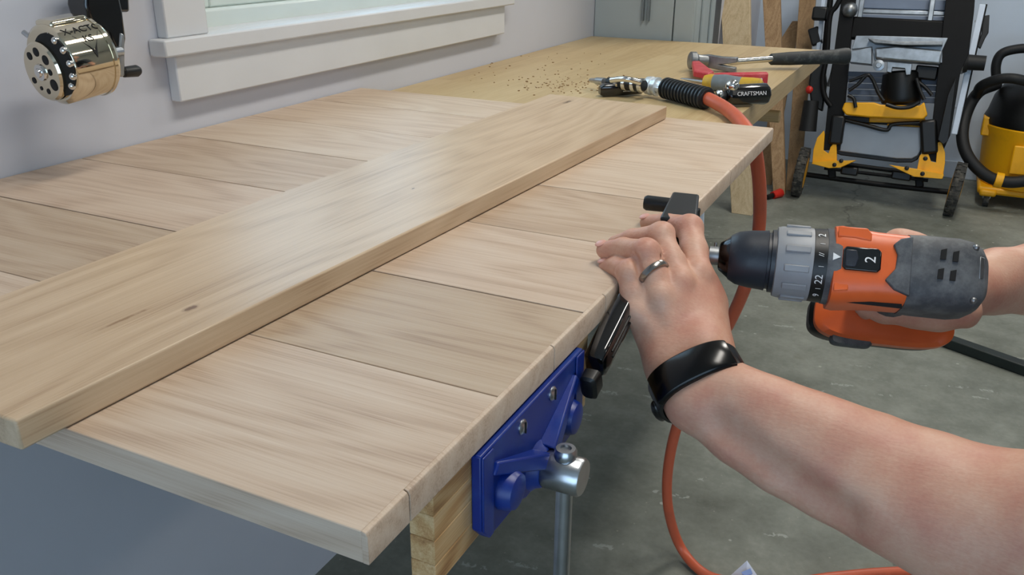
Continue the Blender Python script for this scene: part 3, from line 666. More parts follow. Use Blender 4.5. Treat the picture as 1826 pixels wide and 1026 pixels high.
# ------------------------------------------------------------------ SDF helpers for the person
def smin(a, b2, k):
    h = np.clip(.5+.5*(a-b2)/k, 0, 1); return a*(1-h)+b2*h-k*h*(1-h)
class Field:
    def __init__(s, lo, hi, h):
        s.lo = np.array(lo, float); s.h = h; s.n = np.ceil((np.array(hi)-s.lo)/h).astype(int)+1
        s.F = np.full(tuple(s.n), 1.0, np.float32)
    def seg(s, a, b2, ra, rb, k=.004, F=None, sub=False):
        F = s.F if F is None else F
        a = np.array(a, float); b2 = np.array(b2, float); m_ = max(ra, rb)+k*1.5+3*s.h
        i0 = np.clip(np.floor((np.minimum(a, b2)-m_-s.lo)/s.h).astype(int), 0, s.n-1); i1 = np.clip(np.ceil((np.maximum(a, b2)+m_-s.lo)/s.h).astype(int)+1, 1, s.n)
        if np.any(i1 <= i0): return
        X, Y, Z = [np.arange(i0[j], i1[j])*s.h+s.lo[j] for j in range(3)]
        X = X[:, None, None]; Y = Y[None, :, None]; Z = Z[None, None, :]
        d = b2-a; L2 = max(d@d, 1e-12)
        t = np.clip(((X-a[0])*d[0]+(Y-a[1])*d[1]+(Z-a[2])*d[2])/L2, 0, 1)
        D = np.sqrt((X-a[0]-t*d[0])**2+(Y-a[1]-t*d[1])**2+(Z-a[2]-t*d[2])**2)-(ra+(rb-ra)*t)
        sl = tuple(slice(i0[j], i1[j]) for j in range(3))
        if sub: F[sl] = -smin(-F[sl], D.astype(np.float32), k)
        else: F[sl] = smin(F[sl], D.astype(np.float32), k)
    def chain(s, pts, rs, k=.004, F=None):
        for i in range(len(pts)-1): s.seg(pts[i], pts[i+1], rs[i], rs[i+1], k, F)
    def blank(s): return np.full(tuple(s.n), 1.0, np.float32)
    def plane(s, p, nrm):
        """keep only the side the normal points away from"""
        X, Y, Z = [np.arange(s.n[j])*s.h+s.lo[j] for j in range(3)]
        D = (X[:, None, None]-p[0])*nrm[0]+(Y[None, :, None]-p[1])*nrm[1]+(Z[None, None, :]-p[2])*nrm[2]
        s.F = np.maximum(s.F, D.astype(np.float32))
    def mesh(s):
        F = s.F; S = F < 0; nx, ny, nz = F.shape
        cnt = np.zeros((nx-1, ny-1, nz-1), np.int16)
        cs = [(i, j, k) for i in (0, 1) for j in (0, 1) for k in (0, 1)]
        for i, j, k in cs: cnt += S[i:nx-1+i, j:ny-1+j, k:nz-1+k]
        act = (cnt > 0) & (cnt < 8); I = np.argwhere(act); idx = -np.ones(act.shape, np.int64); idx[act] = np.arange(len(I))
        acc = np.zeros((len(I), 3)); w = np.zeros(len(I))
        vals = {c: F[I[:, 0]+c[0], I[:, 1]+c[1], I[:, 2]+c[2]] for c in cs}
        for c in cs:
            for ax_ in range(3):
                if c[ax_] == 1: continue
                e = list(c); e[ax_] = 1; e = tuple(e); a, b2 = vals[c], vals[e]
                x = (a < 0) != (b2 < 0); t = np.where(x, a/np.where(x, a-b2, 1), 0)
                p = np.array(c, float)[None, :].repeat(len(I), 0); p[:, ax_] += t
                acc += p*x[:, None]; w += x
        vs_ = (I+acc/w[:, None])*s.h+s.lo
        faces = []
        for ax_ in range(3):
            sl0 = [slice(1, -1)]*3; sl1 = [slice(1, -1)]*3; sl0[ax_] = slice(0, -1); sl1[ax_] = slice(1, None)
            A = S[tuple(sl0)]; B = S[tuple(sl1)]; E = np.argwhere(A != B)
            if not len(E): continue
            base = E.copy()
            for j in range(3):
                if j != ax_: base[:, j] += 1
            u, v = [(1, 2), (2, 0), (0, 1)][ax_]
            flip = A[E[:, 0], E[:, 1], E[:, 2]]
            qd = []
            for du, dv in ((-1, -1), (0, -1), (0, 0), (-1, 0)):
                b3 = base.copy(); b3[:, u] += du; b3[:, v] += dv; qd.append(idx[b3[:, 0], b3[:, 1], b3[:, 2]])
            qd = np.stack(qd, 1); qd[~flip] = qd[~flip][:, ::-1]; faces.append(qd)
        return vs_, np.concatenate(faces)
def relax(vs_, fs, it=2, lam=.5):
    for _ in range(it):
        acc = np.zeros_like(vs_); w = np.zeros(len(vs_))
        for k in range(4):
            for m_ in (1, 3):
                np.add.at(acc, fs[:, k], vs_[fs[:, (k+m_) % 4]]); np.add.at(w, fs[:, k], 1)
        vs_ = vs_+(acc/w[:, None]-vs_)*lam
    return vs_
def mesh_obj(name, parts, m, parent, origin, label=None):
    vo = []; fo = []; n = 0
    for vs_, fs in parts: vo.append(vs_-np.array(origin)); fo.append(fs+n); n += len(vs_)
    vv = np.concatenate(vo); ff = np.concatenate(fo)
    me = bpy.data.meshes.new(name); me.vertices.add(len(vv)); me.vertices.foreach_set('co', vv.astype(np.float32).ravel())
    me.loops.add(len(ff)*4); me.loops.foreach_set('vertex_index', ff.astype(np.int32).ravel())
    me.polygons.add(len(ff)); me.polygons.foreach_set('loop_start', np.arange(len(ff), dtype=np.int32)*4)
    me.polygons.foreach_set('use_smooth', np.ones(len(ff), bool)); me.update(); me.validate()
    me.materials.append(M[m]); o = bpy.data.objects.new(name, me); link(o, parent, origin)
    if label: o['label'] = label
    return o

# ------------------------------------------------------------------ drill
T0, T1 = P(1262, 455, .74), P(1735, 500, .69)
da = (T1-T0).normalized(); mm = (T1-T0).length/473    # metres per photo pixel along the tool
bc = P(1600, 487, .705); base_c = P(1570, 549, .83)
du = -(base_c-bc); du = (du-da*du.dot(da)).normalized(); dw = da.cross(du)   # du = top side, faces the lens; dw = down in view
if (proj := (dw.z)) > 0: dw = -dw
dl = thing('cordless_drill', bc, 'orange and grey cordless drill with a black chuck, held in the right hand', 'drill')
def D(s, w_=0, u_=0): return T0+da*((s-1262)*mm)+dw*(w_*mm)+du*(u_*mm)     # photo-pixel units along, across, towards the top
def dlathe(name, m, prof, seg=40, sq=None, parent=dl, label=None, w_=0):
    bm = NB(); lathe(bm, D(1262, w_), da, [((s-1262)*mm, (tuple(x*mm for x in r) if isinstance(r, tuple) else r*mm)) for s, r in prof], seg, sq=sq, X=dw)
    return obj(name, bm, m, parent, label=label)
dlathe('drill_bit', 'steel_dull', [(1236, 3), (1275, 3.5)], 12)
dlathe('stop_collar', 'steel_dull', [(1263, 14), (1265, 18), (1285, 18), (1287, 14)], 28)
bm = NB(); cyl(bm, D(1275, -14), D(1275, -26), 3*mm, seg=10); obj('set_screw', bm, 'steel', dl)
dlathe('chuck_nose', 'darkchrome', [(1283, 22), (1285, 27), (1303, 41), (1306, 42)], 36)
dlathe('chuck_sleeve', 'chucksleeve', [(1301, 38), (1304, 43), (1318, 51), (1340, 55), (1366, 57), (1372, 58), (1373, 54), (1378, 54), (1379, 60), (1388, 60)], 48)
dlathe('clutch_collar', 'greycol', [(1386, 58), (1388, 66), (1396, 68), (1440, 70), (1452, 69), (1454, 66)], 56)
for k in range(12):
    a_ = 2*PI*k/12+.13; cs_, sn_ = math.cos(a_), math.sin(a_)
    bm = NB(); n_ = dw*cs_+du*sn_; t_ = da.cross(n_); c_ = D(1424)+n_*(69*mm)
    box(bm, (0, 0, 0), (44*mm, 13*mm, 7*mm)); obj('collar_rib', bm, 'greycol', dl, xf=MF(c_, da, t_, n_), bevel=.0008)
dlathe('torque_ring', 'black', [(1452, 66), (1453, 69), (1476, 70), (1478, 66)], 56)
for s, an in (('2', 0), ('22', 0), ('9', 0), ('I', 0)): pass
for s, ang, sz in (('2', 128, 19), ('|', 110, 10), ('//', 92, 13), ('|', 74, 10), ('22', 54, 19), ('|', 38, 10), ('9', 24, 16)):
    an = math.radians(ang); n_ = -dw*math.cos(an)+du*math.sin(an); n_ = dw*math.cos(an)+du*math.sin(an)
    up_ = -da; rt_ = up_.cross(n_)
    if True:
        bm = text_bm(s, sz*mm, .0001); obj('numeral', bm, 'white', dl, xf=MF(D(1465)+n_*(70.2*mm), rt_, up_, n_))
dlathe('front_ring', 'greyrub', [(1475, 66), (1476, 71), (1492, 73), (1500, 73), (1501, 66)], 56)
# housing: boxy superellipse, orange in front, dusty grey rubber behind
dlathe('motor_housing', 'orange', [(1486, (64, 60)), (1488, (73, 68)), (1500, (75, 70)), (1530, (71, 70)), (1560, (68, 70)), (1620, (66, 70)), (1690, (66, 68)), (1715, (64, 64))], 64, sq=3.8, w_=3)
dlathe('rear_cap', 'greyrub', [(1612, (55, 55)), (1614, (68.5, 72)), (1640, (70, 73)), (1700, (70, 71)), (1722, (66, 66)), (1738, (56, 58)), (1748, (40, 44)), (1752, (22, 26))], 64, sq=3.4, w_=3)
# grey overlay tongue on the top face and its forward point
def on_top(pts, h, name, m, parent=dl, z0=66, **kw):
    bm = NB(); prism(bm, [D(s, w_, z0) for s, w_ in pts], du*(h*mm)); return obj(name, bm, m, parent, **kw)
on_top([(1616, -50), (1596, -44), (1584, -32), (1592, -14), (1590, 12), (1574, 34), (1590, 50), (1616, 60)], 9, 'grey_overlay', 'greyrub', bevel=.001)
sw = on_top([(1506, -22), (1560, -22), (1566, -16), (1566, 16), (1560, 22), (1506, 22), (1501, 16), (1501, -16)], 7.5, 'speed_switch', 'gloss', bevel=.001)
on_top([(1505, -16), (1524, -16), (1528, 0), (1524, 16), (1505, 16)], 9.5, 'switch_slider', 'chucksleeve', parent=sw, bevel=.001)
bm = text_bm('2', 26*mm, .0001)
for v in bm.verts: v.co.x += 0
obj('lettering', bm, 'white', sw, xf=MF(D(1548, 0, 74.2), -dw if (-dw).dot(V((0, 0, 1))) > 0 else dw, -da, du))
bm = NB(); prism(bm, [D(1484, -7, 71.5), D(1497, 0, 71.5), D(1484, 7, 71.5)][::1], du*(3*mm)); obj('pointer', bm, 'white', dl)
on_top([(1490, -60), (1540, -60), (1548, -50), (1548, -36), (1520, -40), (1490, -40)], 5, 'housing_ridge', 'orange', z0=64, bevel=.001)
on_top([(1490, 46), (1515, 42), (1515, 58), (1490, 62)], 5, 'housing_ridge', 'orange', z0=62, bevel=.001)
bm = NB(); prism(bm, [D(1494, 64, 40), D(1610, 66, 40), D(1612, 71, 36), D(1494, 70, 36)], dw*(4*mm)); obj('seam_slot', bm, 'dark', dl)
for s, w_ in ((1667, -22), (1687, -20), (1664, 14), (1684, 15)):
    on_top([(s-4, w_-8), (s+5, w_-11), (s+4, w_+9), (s-5, w_+9)], 3.4, 'vent_slot', 'dark', z0=71.5)
bm = NB(); prism(bm, [D(1728, 14, 50), D(1738, 14, 44), D(1738, -28, 44), D(1728, -28, 50)], du*(14*mm)); obj('rear_tab', bm, 'steel_dull', dl, bevel=.001)
for w_ in (-44, 52): bm = NB(); ball(bm, D(1722, w_, 59), 6*mm, 12); obj('housing_screw', bm, 'steel_dull', dl)
# handle, base and battery
hb = D(1622, 10, -40); hd = (base_c-hb)
bm = NB(); tube(bm, [D(1625, 4, -30), D(1618, 20, -110), base_c-dw*.014+da*.012], lambda t: .019, 20, 6); obj('handle', bm, 'greyrub', dl)
bm = NB(); tube(bm, [D(1575, 8, -60), D(1570, 12, -95), D(1574, 16, -125)], .007, 12, 6); obj('trigger', bm, 'black', dl)
def slab(name, m, s0, s1, w0, w1, u0, u1, sq=3.5, parent=dl):
    bm = NB(); c_ = D((s0+s1)/2, (w0+w1)/2, u0); hs_, hw = (s1-s0)/2*mm, (w1-w0)/2*mm
    lathe(bm, c_, -du, [(0, (hs_*.90, hw*.86)), ((u0-u1)*mm*.2, (hs_, hw)), ((u0-u1)*mm*.8, (hs_, hw)), ((u0-u1)*mm, (hs_*.92, hw*.9))], 56, sq=sq, X=da)
    return obj(name, bm, m, parent)
slab('handle_base', 'orange', 1492, 1768, -20, 92, -232, -275)
slab('battery_pack', 'black', 1484, 1762, -20, 84, -262, -345, 4)
slab('base_pad', 'greyrub', 1528, 1612, 60, 103, -238, -272, 5)
DRB = (D(1442, 12, -230), D(1712, 146, -275))

# ------------------------------------------------------------------ person
pr = thing('person', (.72, .62, 0), 'person in a navy t-shirt drilling, both bare forearms reaching over the bench', 'person')
def n3(p): return np.array(tuple(p))
# joints of the left hand (pixel, pixel, depth)
LW = P(1228, 640, .672); LW2 = P(1262, 706, .645)
mcp = {'pinky': P(1137, 556, .690), 'ring': P(1180, 530, .683), 'middle': P(1213, 505, .690), 'index': P(1245, 490, .705)}
pip = {'pinky': P(1125, 488, .696), 'ring': P(1153, 451, .696), 'middle': P(1180, 421, .718), 'index': P(1230, 407, .742)}
dip = {'pinky': P(1100, 476, .719), 'ring': P(1111, 443, .722), 'middle': P(1128, 428, .742), 'index': P(1188, 399, .772)}
tip = {'pinky': P(1082, 476, .732), 'ring': P(1079, 446, .735), 'middle': P(1098, 436, .757), 'index': P(1156, 398, .79)}
rad = {'pinky': (.0110, .0106, .0085, .0072), 'ring': (.0108, .0108, .0088, .0078), 'middle': (.0110, .0108, .0092, .0080), 'index': (.0114, .0108, .0092, .0078)}
e1 = (LW2-LW).normalized(); vd = ray(1240, 660).normalized(); e2 = vd.cross(e1).normalized(); e3 = -(e1.cross(e2)).normalized()
if e3.dot(vd) > 0: e3 = -e3          # e3 faces the lens (back of the wrist); e2 across
if ray(1300, 630).normalized().dot(e2) < ray(1180, 700).normalized().dot(e2): e2 = -e2
cut = P(1248, 680, .655)             # under the wrist band
Fh = Field((-.30, .50, .82), (-.09, .80, .965), .0014)
for f in ('pinky', 'ring', 'middle', 'index'):
    m_ = mcp[f]; off = {'pinky': -.022, 'ring': -.008, 'middle': .006, 'index': .020}[f]
    wst = LW+e2*off*.85
    Fh.seg(wst-e3*.004, m_-(m_-LW).normalized()*.009-e3*.004, .0145, .0108, .014)
    Fh.seg(wst-e3*.016, m_-e3*.014, .012, .010, .014)
    # knuckle
    Fh.seg(m_+e3*.0005, m_, rad[f][0]+.0006, rad[f][0], .006)
    # extensor tendon
    Fh.seg(LW+e2*off*.35+e3*.0098, m_+e3*.005, .0020, .0032, .010)
Fh.seg(LW+e2*.012, LW2+e2*.011, .0195, .0192, .014); Fh.seg(LW-e2*.012, LW2-e2*.011, .0195, .0195, .014)
Fh.seg(LW2+e2*.011, LW2+e2*.011+e1*.05, .0192, .0195, .014); Fh.seg(LW2-e2*.011, LW2-e2*.011+e1*.05, .0195, .020, .014)
# thumb: leaves the index side of the palm near the wrist and folds under the panel edge
th1 = P(1262, 600, .690); th2 = P(1262, 545, .715); th3 = P(1232, 505, .745); th4 = P(1195, 500, .765)
Fh.seg(LW+e2*.012, th2, .0165, .0145, .014); Fh.seg(th2, mcp['index']-e3*.012, .012, .010, .012)
Fh.seg(th2, th3, .0125, .0105, .006); Fh.seg(th3, th4, .0105, .0085, .005)
G = Fh.blank()
for f in ('pinky', 'ring', 'middle', 'index'):
    g = Fh.blank(); r = rad[f]
    Fh.chain([mcp[f], pip[f], dip[f], tip[f]], r, .0035, g)
    Fh.seg(pip[f]+e3*.001, pip[f]+(pip[f]-mcp[f]).normalized()*.001, r[1]+.0004, r[1], .004, g)
    # fleshy pad of the finger base
    mid = mcp[f].lerp(pip[f], .5); Fh.seg(mid-e3*.002, mid-e3*.001, r[0]*.93, r[0]*.93, .006, g)
    G = smin(G, g, .0010)
Fh.F = smin(Fh.F, G, .0038)
for a_, b_ in (('pinky', 'ring'), ('ring', 'middle'), ('middle', 'index')):      # creases between the fingers
    w0 = (mcp[a_]+mcp[b_])/2*.62+(pip[a_]+pip[b_])/2*.38; w1 = (pip[a_]+pip[b_])/2; w2 = (dip[a_]+dip[b_])/2
    Fh.seg(w0+e3*.0105, w1+e3*.0085, .0016, .0026, .0035, sub=True)
Fh.plane(cut, e1)
hv, hf = Fh.mesh(); hv = relax(hv, hf, 3)
# forearm
Fa = Field((-.24, .30, .68), (.30, .72, 1.02), .0032)
ctr = [(P(1228, 640, .672), .0, .0195, .012), (LW2, 0, .0195, .0110), (P(1350, 757, .628), 0, .0225, .0125), (P(1430, 797, .612), 0, .0262, .0130), (P(1522, 834, .598), 0, .0295, .0135), (P(1625, 879, .580), 0, .0320, .0140), (P(1718, 924, .565), 0, .0345, .013), (P(1805, 962, .555), 0, .0360, .010)]
for (a, _, ra, oa), (b2, _, rb, ob) in zip(ctr, ctr[1:]):
    for s in (-1, 1): Fa.seg(a+e2*oa*s, b2+e2*ob*s, ra, rb, .016)
Fa.seg(P(1330, 700, .625), P(1480, 775, .600), .013, .018, .02)      # brachioradialis side
LE = P(1815, 968, .552); LS = V((.40, .44, 1.16))
Fa.seg(P(1690, 898, .568), P(1812, 930, .545), .028, .033, .024)
Fa.seg(P(1790, 950, .556), LE.lerp(LS, .35)+V((.02, 0, 0)), .041, .045, .02)
# crease between the two forearm muscles
Fa.seg(P(1285, 768, .612), P(1500, 925, .567), .007, .008, .016, sub=True)
Fa.plane(cut-e1*.004, -e1); 
av, af = Fa.mesh(); av = relax(av, af, 4)
# right hand and forearm
RWr = P(1775, 502, .80); RW2 = P(1850, 497, .80); RE = P(2350, 500, .74); RS = V((.46, .82, 1.16))
Fr = Field((-.09, .66, .78), (.34, 1.04, .99), .0026)
for s in (-1, 1):
    o_ = V((0, 0, 1))*(.012*s); Fr.seg(RWr+o_, RW2+o_, .0185, .019, .012); Fr.seg(RW2+o_, RE+o_, .019, .034, .02)
hc = D(1622, 18, -120)      # a point on the drill's handle
palm = D(1672, 22, -120)
Fr.seg(RWr, D(1680, -8, -100), .022, .019, .016); Fr.seg(RWr, D(1680, 34, -110), .022, .019, .016); Fr.seg(RWr, D(1682, 26, -170), .020, .016, .016)
# index finger knuckle showing above the housing, then curling to the trigger
Fr.chain([D(1710, -40, -95), D(1650, -72, -92), D(1622, -82, -90), D(1582, -54, -112), D(1572, -20, -120)], [.018, .0150, .0125, .0095, .0085], .008)
for k, (uu, ww) in enumerate(((-140, 0), (-178, 4), (-212, 8))):
    Fr.chain([D(1684, -28+ww, uu), D(1640, -52+ww, uu), D(1598, -44+ww, uu), D(1576, -6+ww, uu), D(1590, 24+ww, uu)], [.0125, .0105, .0100, .0090, .0080], .005)
# thumb along the near side of the handle
Fr.chain([D(1740, 36, -95), D(1710, 52, -98), D(1655, 51, -108), D(1610, 51, -116), D(1568, 46, -122)], [.017, .0100, .0095, .0090, .0070], .008)
Fr.seg(D(1710, 20, -100), D(1705, 46, -98), .018, .010, .012)
rv, rf = Fr.mesh(); rv = relax(rv, rf, 3)
# trunk, head, legs (out of the frame)
CH = V((.56, .63, 1.10)); PEL = V((.78, .62, .93)); NK = V((.46, .63, 1.27)); HD = V((.385, .63, 1.40))
Fb = Field((.08, .22, -.01), (1.12, 1.08, 1.56), .010)
def body(F, g=0.0, arms=True, legs=True, torso=True):
    if torso:
        for s in (-1, 1):
            F.seg(CH+V((0, .085*s, .02)), PEL+V((0, .06*s, .02)), .115+g, .115+g, .06); F.seg(CH+V((-.02, .09*s, .05)), V((.45, .63+.15*s, 1.18)), .09+g, .060+g, .05)
    if legs:
        for s in (-1, 1):
            hp, kn, an = PEL+V((0, .09*s, -.03)), V((.70, .62+.12*s, .49)), V((.80, .62+.14*s, .09))
            F.seg(hp, kn, .088+g, .060+g, .04); F.seg(kn, an, .058+g, .040+g, .03)
    if arms:
        F.seg(V((.44, .47, 1.17)), LS, .058+g, .052+g, .03); F.seg(LS, LE, .052+g, .042+g, .03)
        F.seg(V((.46, .80, 1.17)), RE, .056+g, .036+g, .03)
body(Fb)
Fb.seg(NK-V((0, 0, .05)), NK+V((-.03, 0, .05)), .055, .052, .03)
Fb.seg(HD+V((.03, 0, .03)), HD+V((-.01, 0, .03)), .083, .080, .03); Fb.seg(HD+V((-.01, 0, -.01)), HD+V((-.045, 0, -.075)), .066, .040, .03)
Fb.seg(HD+V((-.074, 0, .008)), HD+V((-.094, 0, -.022)), .010, .014, .016)
for s in (-1, 1): Fb.seg(HD+V((-.070, .014*s, .026)), HD+V((-.064, .044*s, .024)), .011, .010, .012)
for s in (-1, 1):
    Fb.seg(HD+V((.015, .083*s, .012)), HD+V((.01, .080*s, -.018)), .012, .009, .008)
    Fb.seg(V((.80, .62+.14*s, .06)), V((.68, .62+.15*s, .035)), .038, .030, .02)
bv, bf = Fb.mesh(); bv = relax(bv, bf, 3)
o = mesh_obj('body', [(hv, hf), (av, af), (rv, rf), (bv, bf)], 'skin', pr, WL[pr.name])
Ft = Field((.25, .25, .80), (1.0, 1.02, 1.36), .010)
body(Ft, .012, arms=False, legs=False)
Ft.seg(V((.44, .47, 1.17)), LS, .072, .066, .03); Ft.seg(LS, LS.lerp(LE, .42), .066, .062, .03)
Ft.seg(V((.46, .80, 1.17)), V((.46, .80, 1.17)).lerp(RE, .5), .072, .060, .03)
tv, tf = Ft.mesh(); mesh_obj('t_shirt', [(relax(tv, tf, 2), tf)], 'shirt', pr, WL[pr.name])
Fj = Field((.5, .35, .06), (1.05, .92, 1.03), .010); body(Fj, .012, arms=False, torso=False)
for s in (-1, 1): Fj.seg(PEL+V((0, .06*s, .04)), PEL+V((0, .05*s, -.04)), .127, .12, .05)
jv, jf = Fj.mesh(); mesh_obj('trousers', [(relax(jv, jf, 2), jf)], 'jeans', pr, WL[pr.name])
for s in (-1, 1):
    Fs = Field((.55, .62+.15*s-.08, -.0), (.90, .62+.15*s+.08, .13), .006)
    Fs.seg(V((.81, .62+.14*s, .05)), V((.66, .62+.15*s, .042)), .046, .040, .02); Fs.seg(V((.81, .62+.14*s, .06)), V((.805, .62+.14*s, .085)), .044, .044, .02); Fs.plane((0, 0, .003), (0, 0, -1))
    sv, sf = Fs.mesh(); mesh_obj('shoe', [(relax(sv, sf, 2), sf)], 'shoe', pr, WL[pr.name])
Fq = Field((.25, .5, 1.32), (.55, .76, 1.56), .006)
Fq.seg(HD+V((.035, 0, .04)), HD+V((0, 0, .045)), .089, .083, .03); Fq.seg(HD+V((-.075, 0, -.03)), HD+V((-.06, 0, .025)), .07, .055, .02, sub=True); Fq.seg(HD+V((.0, -.2, -.06)), HD+V((.0, .2, -.06)), .055, .055, .02, sub=True)
qv, qf = Fq.mesh(); mesh_obj('hair', [(relax(qv, qf, 1), qf)], 'hair', pr, WL[pr.name])
for s in (-1, 1):
    bm = NB(); ball(bm, HD+V((-.0715, .030*s, .006)), .0125, 14); e = obj('eye', bm, 'eye', pr); bm = NB(); ball(bm, HD+V((-.0800, .030*s, .003)), .0055, 12); obj('iris', bm, 'iris', e)
bm = NB(); ball(bm, HD+V((-.078, 0, -.053)), (.007, .020, .006), 14); obj('mouth', bm, 'lips', pr)
# fingernails on the fingertips that show
for f in ('pinky', 'ring', 'index'):
    d = (tip[f]-dip[f]).normalized(); n_ = (e3-d*e3.dot(d)).normalized(); sd_ = d.cross(n_)
    n_ = (n_*.8+V((0, 0, .6))).normalized(); n_ = (n_-d*n_.dot(d)).normalized(); sd_ = d.cross(n_)
    bm = NB(); ball(bm, (0, 0, 0), (.0055, .0045, .0016), 14); obj('fingernail', bm, 'nail', pr, xf=MF(tip[f]+d*.0012+n_*(rad[f][3]-.0004), d, sd_, n_))
# wedding ring on the ring finger
rp = mcp['ring'].lerp(pip['ring'], .52); rd = (pip['ring']-mcp['ring']).normalized(); rd = (rd*.42+(P(1134, 466, .70)-P(1167, 488, .69)).normalized()*.58).normalized()
bm = NB(); Ri = .0121; lathe(bm, rp-rd*.003, rd, [(0, Ri), (.0006, Ri+.0014), (.003, Ri+.002), (.0054, Ri+.0014), (.006, Ri), (.003, Ri-.0002), (0, Ri)], 40, cap=False)
tag(obj('wedding_ring', bm, 'titanium'), 'plain dark silver ring on the ring finger of the left hand', 'ring')
# fitness band on the left wrist
wt = thing('fitness_band', P(1245, 685, .655), 'glossy black fitness band around the left wrist', 'wristband')
bc_ = P(1246, 684, .6525)
def ell(bm, c_, rx, ry, hw, th_, seg=56, a0=0, a1=2*PI, n=2.4):
    rings = []
    for k in range(seg+(0 if abs(a1-a0-2*PI) < 1e-6 else 1)):
        a = a0+(a1-a0)*k/seg; c, s = math.cos(a), math.sin(a); c = math.copysign(abs(c)**(2/n), c); s = math.copysign(abs(s)**(2/n), s)
        p = c_+e2*(rx*c)+e3*(ry*s); o_ = (e2*c/rx+e3*s/ry).normalized()
        rings.append([bm.verts.new(p+e1*x+o_*y) for x, y in ((-hw, 0), (-hw*.97, th_*.7), (-hw*.8, th_), (hw*.8, th_), (hw*.97, th_*.7), (hw, 0))])
    m_ = len(rings); full = abs(a1-a0-2*PI) < 1e-6
    for k in range(m_ if full else m_-1):
        r0, r1 = rings[k], rings[(k+1) % m_]
        for j in range(6): bm.faces.new((r0[j], r0[(j+1) % 6], r1[(j+1) % 6], r1[j]))
    if not full: bm.faces.new(rings[0]); bm.faces.new(rings[-1])
bm = NB(); ell(bm, bc_, .0335, .0228, .0132, .0034); obj('strap', bm, 'band', wt)
bm = NB(); ell(bm, bc_, .0340, .0236, .0138, .0050, 24, math.radians(35), math.radians(150)); obj('display', bm, 'bandglass', wt, bevel=.0012)
bm = NB(); ball(bm, bc_-e2*.0365-e3*.004+e1*.004, (.007, .005, .012), 14, Matrix((e1, e2, e3)).transposed()); obj('buckle', bm, 'band', wt)

# ------------------------------------------------------------------ back of the garage: leaning boards
def lean_board(name, pts_bottom, pts_top, y0, y1, th_, m, label, extend=1.0, cutp=None):
    """board from two floor pixels up to two pixels on the plane y1, leaning back"""
    b0, b1 = PY(*pts_bottom[0], y0), PY(*pts_bottom[1], y0); b0.z = b1.z = 0
    t0, t1 = PY(*pts_top[0], y1), PY(*pts_top[1], y1)
    t0 = b0+(t0-b0)*extend; t1 = b1+(t1-b1)*extend
    bm = NB(); poly = [b0, b1, t1, t0] if cutp is None else [b0, b1, t1, t1.lerp(t0, .45)+V((0, 0, 0)), t0.lerp(b0, cutp)]
    prism(bm, poly, (0, th_, 0)); return tag(obj(name, bm, m, bevel=.002), label, 'board', 'boards leaning at the back of the garage')
lean_board('leaning_board', [(1304, 382), (1342, 374)], [(1285, 0), (1337, 0)], 3.80, 4.10, .03, 'pine_pale', 'palest leaning board, the leftmost, seen above the far bench edge', 1.05)
lean_board('leaning_board', [(1378, 349), (1400, 349)], [(1360, 0), (1391, 0)], 4.22, 4.55, .03, 'pine_z', 'brown leaning board, second from the left above the bench edge', 1.08)
lean_board('leaning_board', [(1400, 347), (1425, 345)], [(1425, 0), (1454, 0)], 4.30, 4.70, .03, 'pine_brown', 'dark brown leaning board next to the saw stand', 1.12)
lean_board('leaning_board', [(1350, 340), (1374, 340)], [(1396, 38), (1426, 38)], 4.36, 4.80, .02, 'pine_brown', 'short brown leaning board with a slanted top end', 1.0, .12)
lean_board('leaning_board', [(1250, 400), (1258, 400)], [(1258, 0), (1267, 0)], 3.18, 3.26, .012, 'rail', 'thin white strip leaning next to the grey cabinet', 1.08)
# black slot-like strap on the pale board, small red plug on the floor
p = PY(1322, 319, 3.86); bm = NB(); box(bm, p, (.055, .012, .02), Matrix.Rotation(.5, 3, 'Y')); obj('strap', bm, 'black', bpy.data.objects['leaning_board'], bevel=.003, label='short black strap')
rc = thing('red_plug', FL(1382, 352), 'small red and black cable plug lying on the floor by the leaning boards', 'plug')
a, b2 = FL(1368, 352, .012), FL(1392, 344, .02)
bm = NB(); cyl(bm, a.lerp(b2, .4), b2, .018, .022, 14); obj('plug_body', bm, 'redp', rc); bm = NB(); cyl(bm, a, a.lerp(b2, .4), .012, .012, 12); obj('plug_tip', bm, 'black', rc)

# ------------------------------------------------------------------ saw on its folded wheeled stand
TL = .22
def S(u, v, off=0.0, y0=4.27):
    """point on the leaning plane of the stand, off metres in front of it"""
    r = ray(u, v); n_ = V((0, 1, -TL)); k = (y0-off-TL*.115); t = (k-n_.dot(CAM))/n_.dot(r); return CAM+r*t
SN = V((0, -1, TL)).normalized()
st = thing('table_saw_stand', V((-.17, 4.27, 0)), 'black and yellow table saw folded upright on its wheeled stand at the back wall', 'table saw')
def bar(name, m, a, b2, w, dep, off=0, **kw):
    p0, p1 = S(*a, off), S(*b2, off); d_ = p1-p0; x = d_.normalized(); z = SN; y = z.cross(x).normalized()
    bm = NB(); box(bm, (0, 0, 0), (d_.length, w, dep)); return obj(name, bm, m, st, xf=MF((p0+p1)/2, x, y, z), bevel=min(w, dep)*.18, **kw)
def plate(name, m, pts, dep, off=0, parent=None, bev=.002):
    bm = NB(); prism(bm, [S(u, v, off) for u, v in pts], SN*dep); return obj(name, bm, m, parent or st, bevel=bev)
def rod(name, m, pts, r, off=0, smooth=6):
    bm = NB(); tube(bm, [S(u, v, off if not hasattr(off, '__len__') else off[i]) for i, (u, v) in enumerate(pts)], r, 10, smooth); return obj(name, bm, m, st)
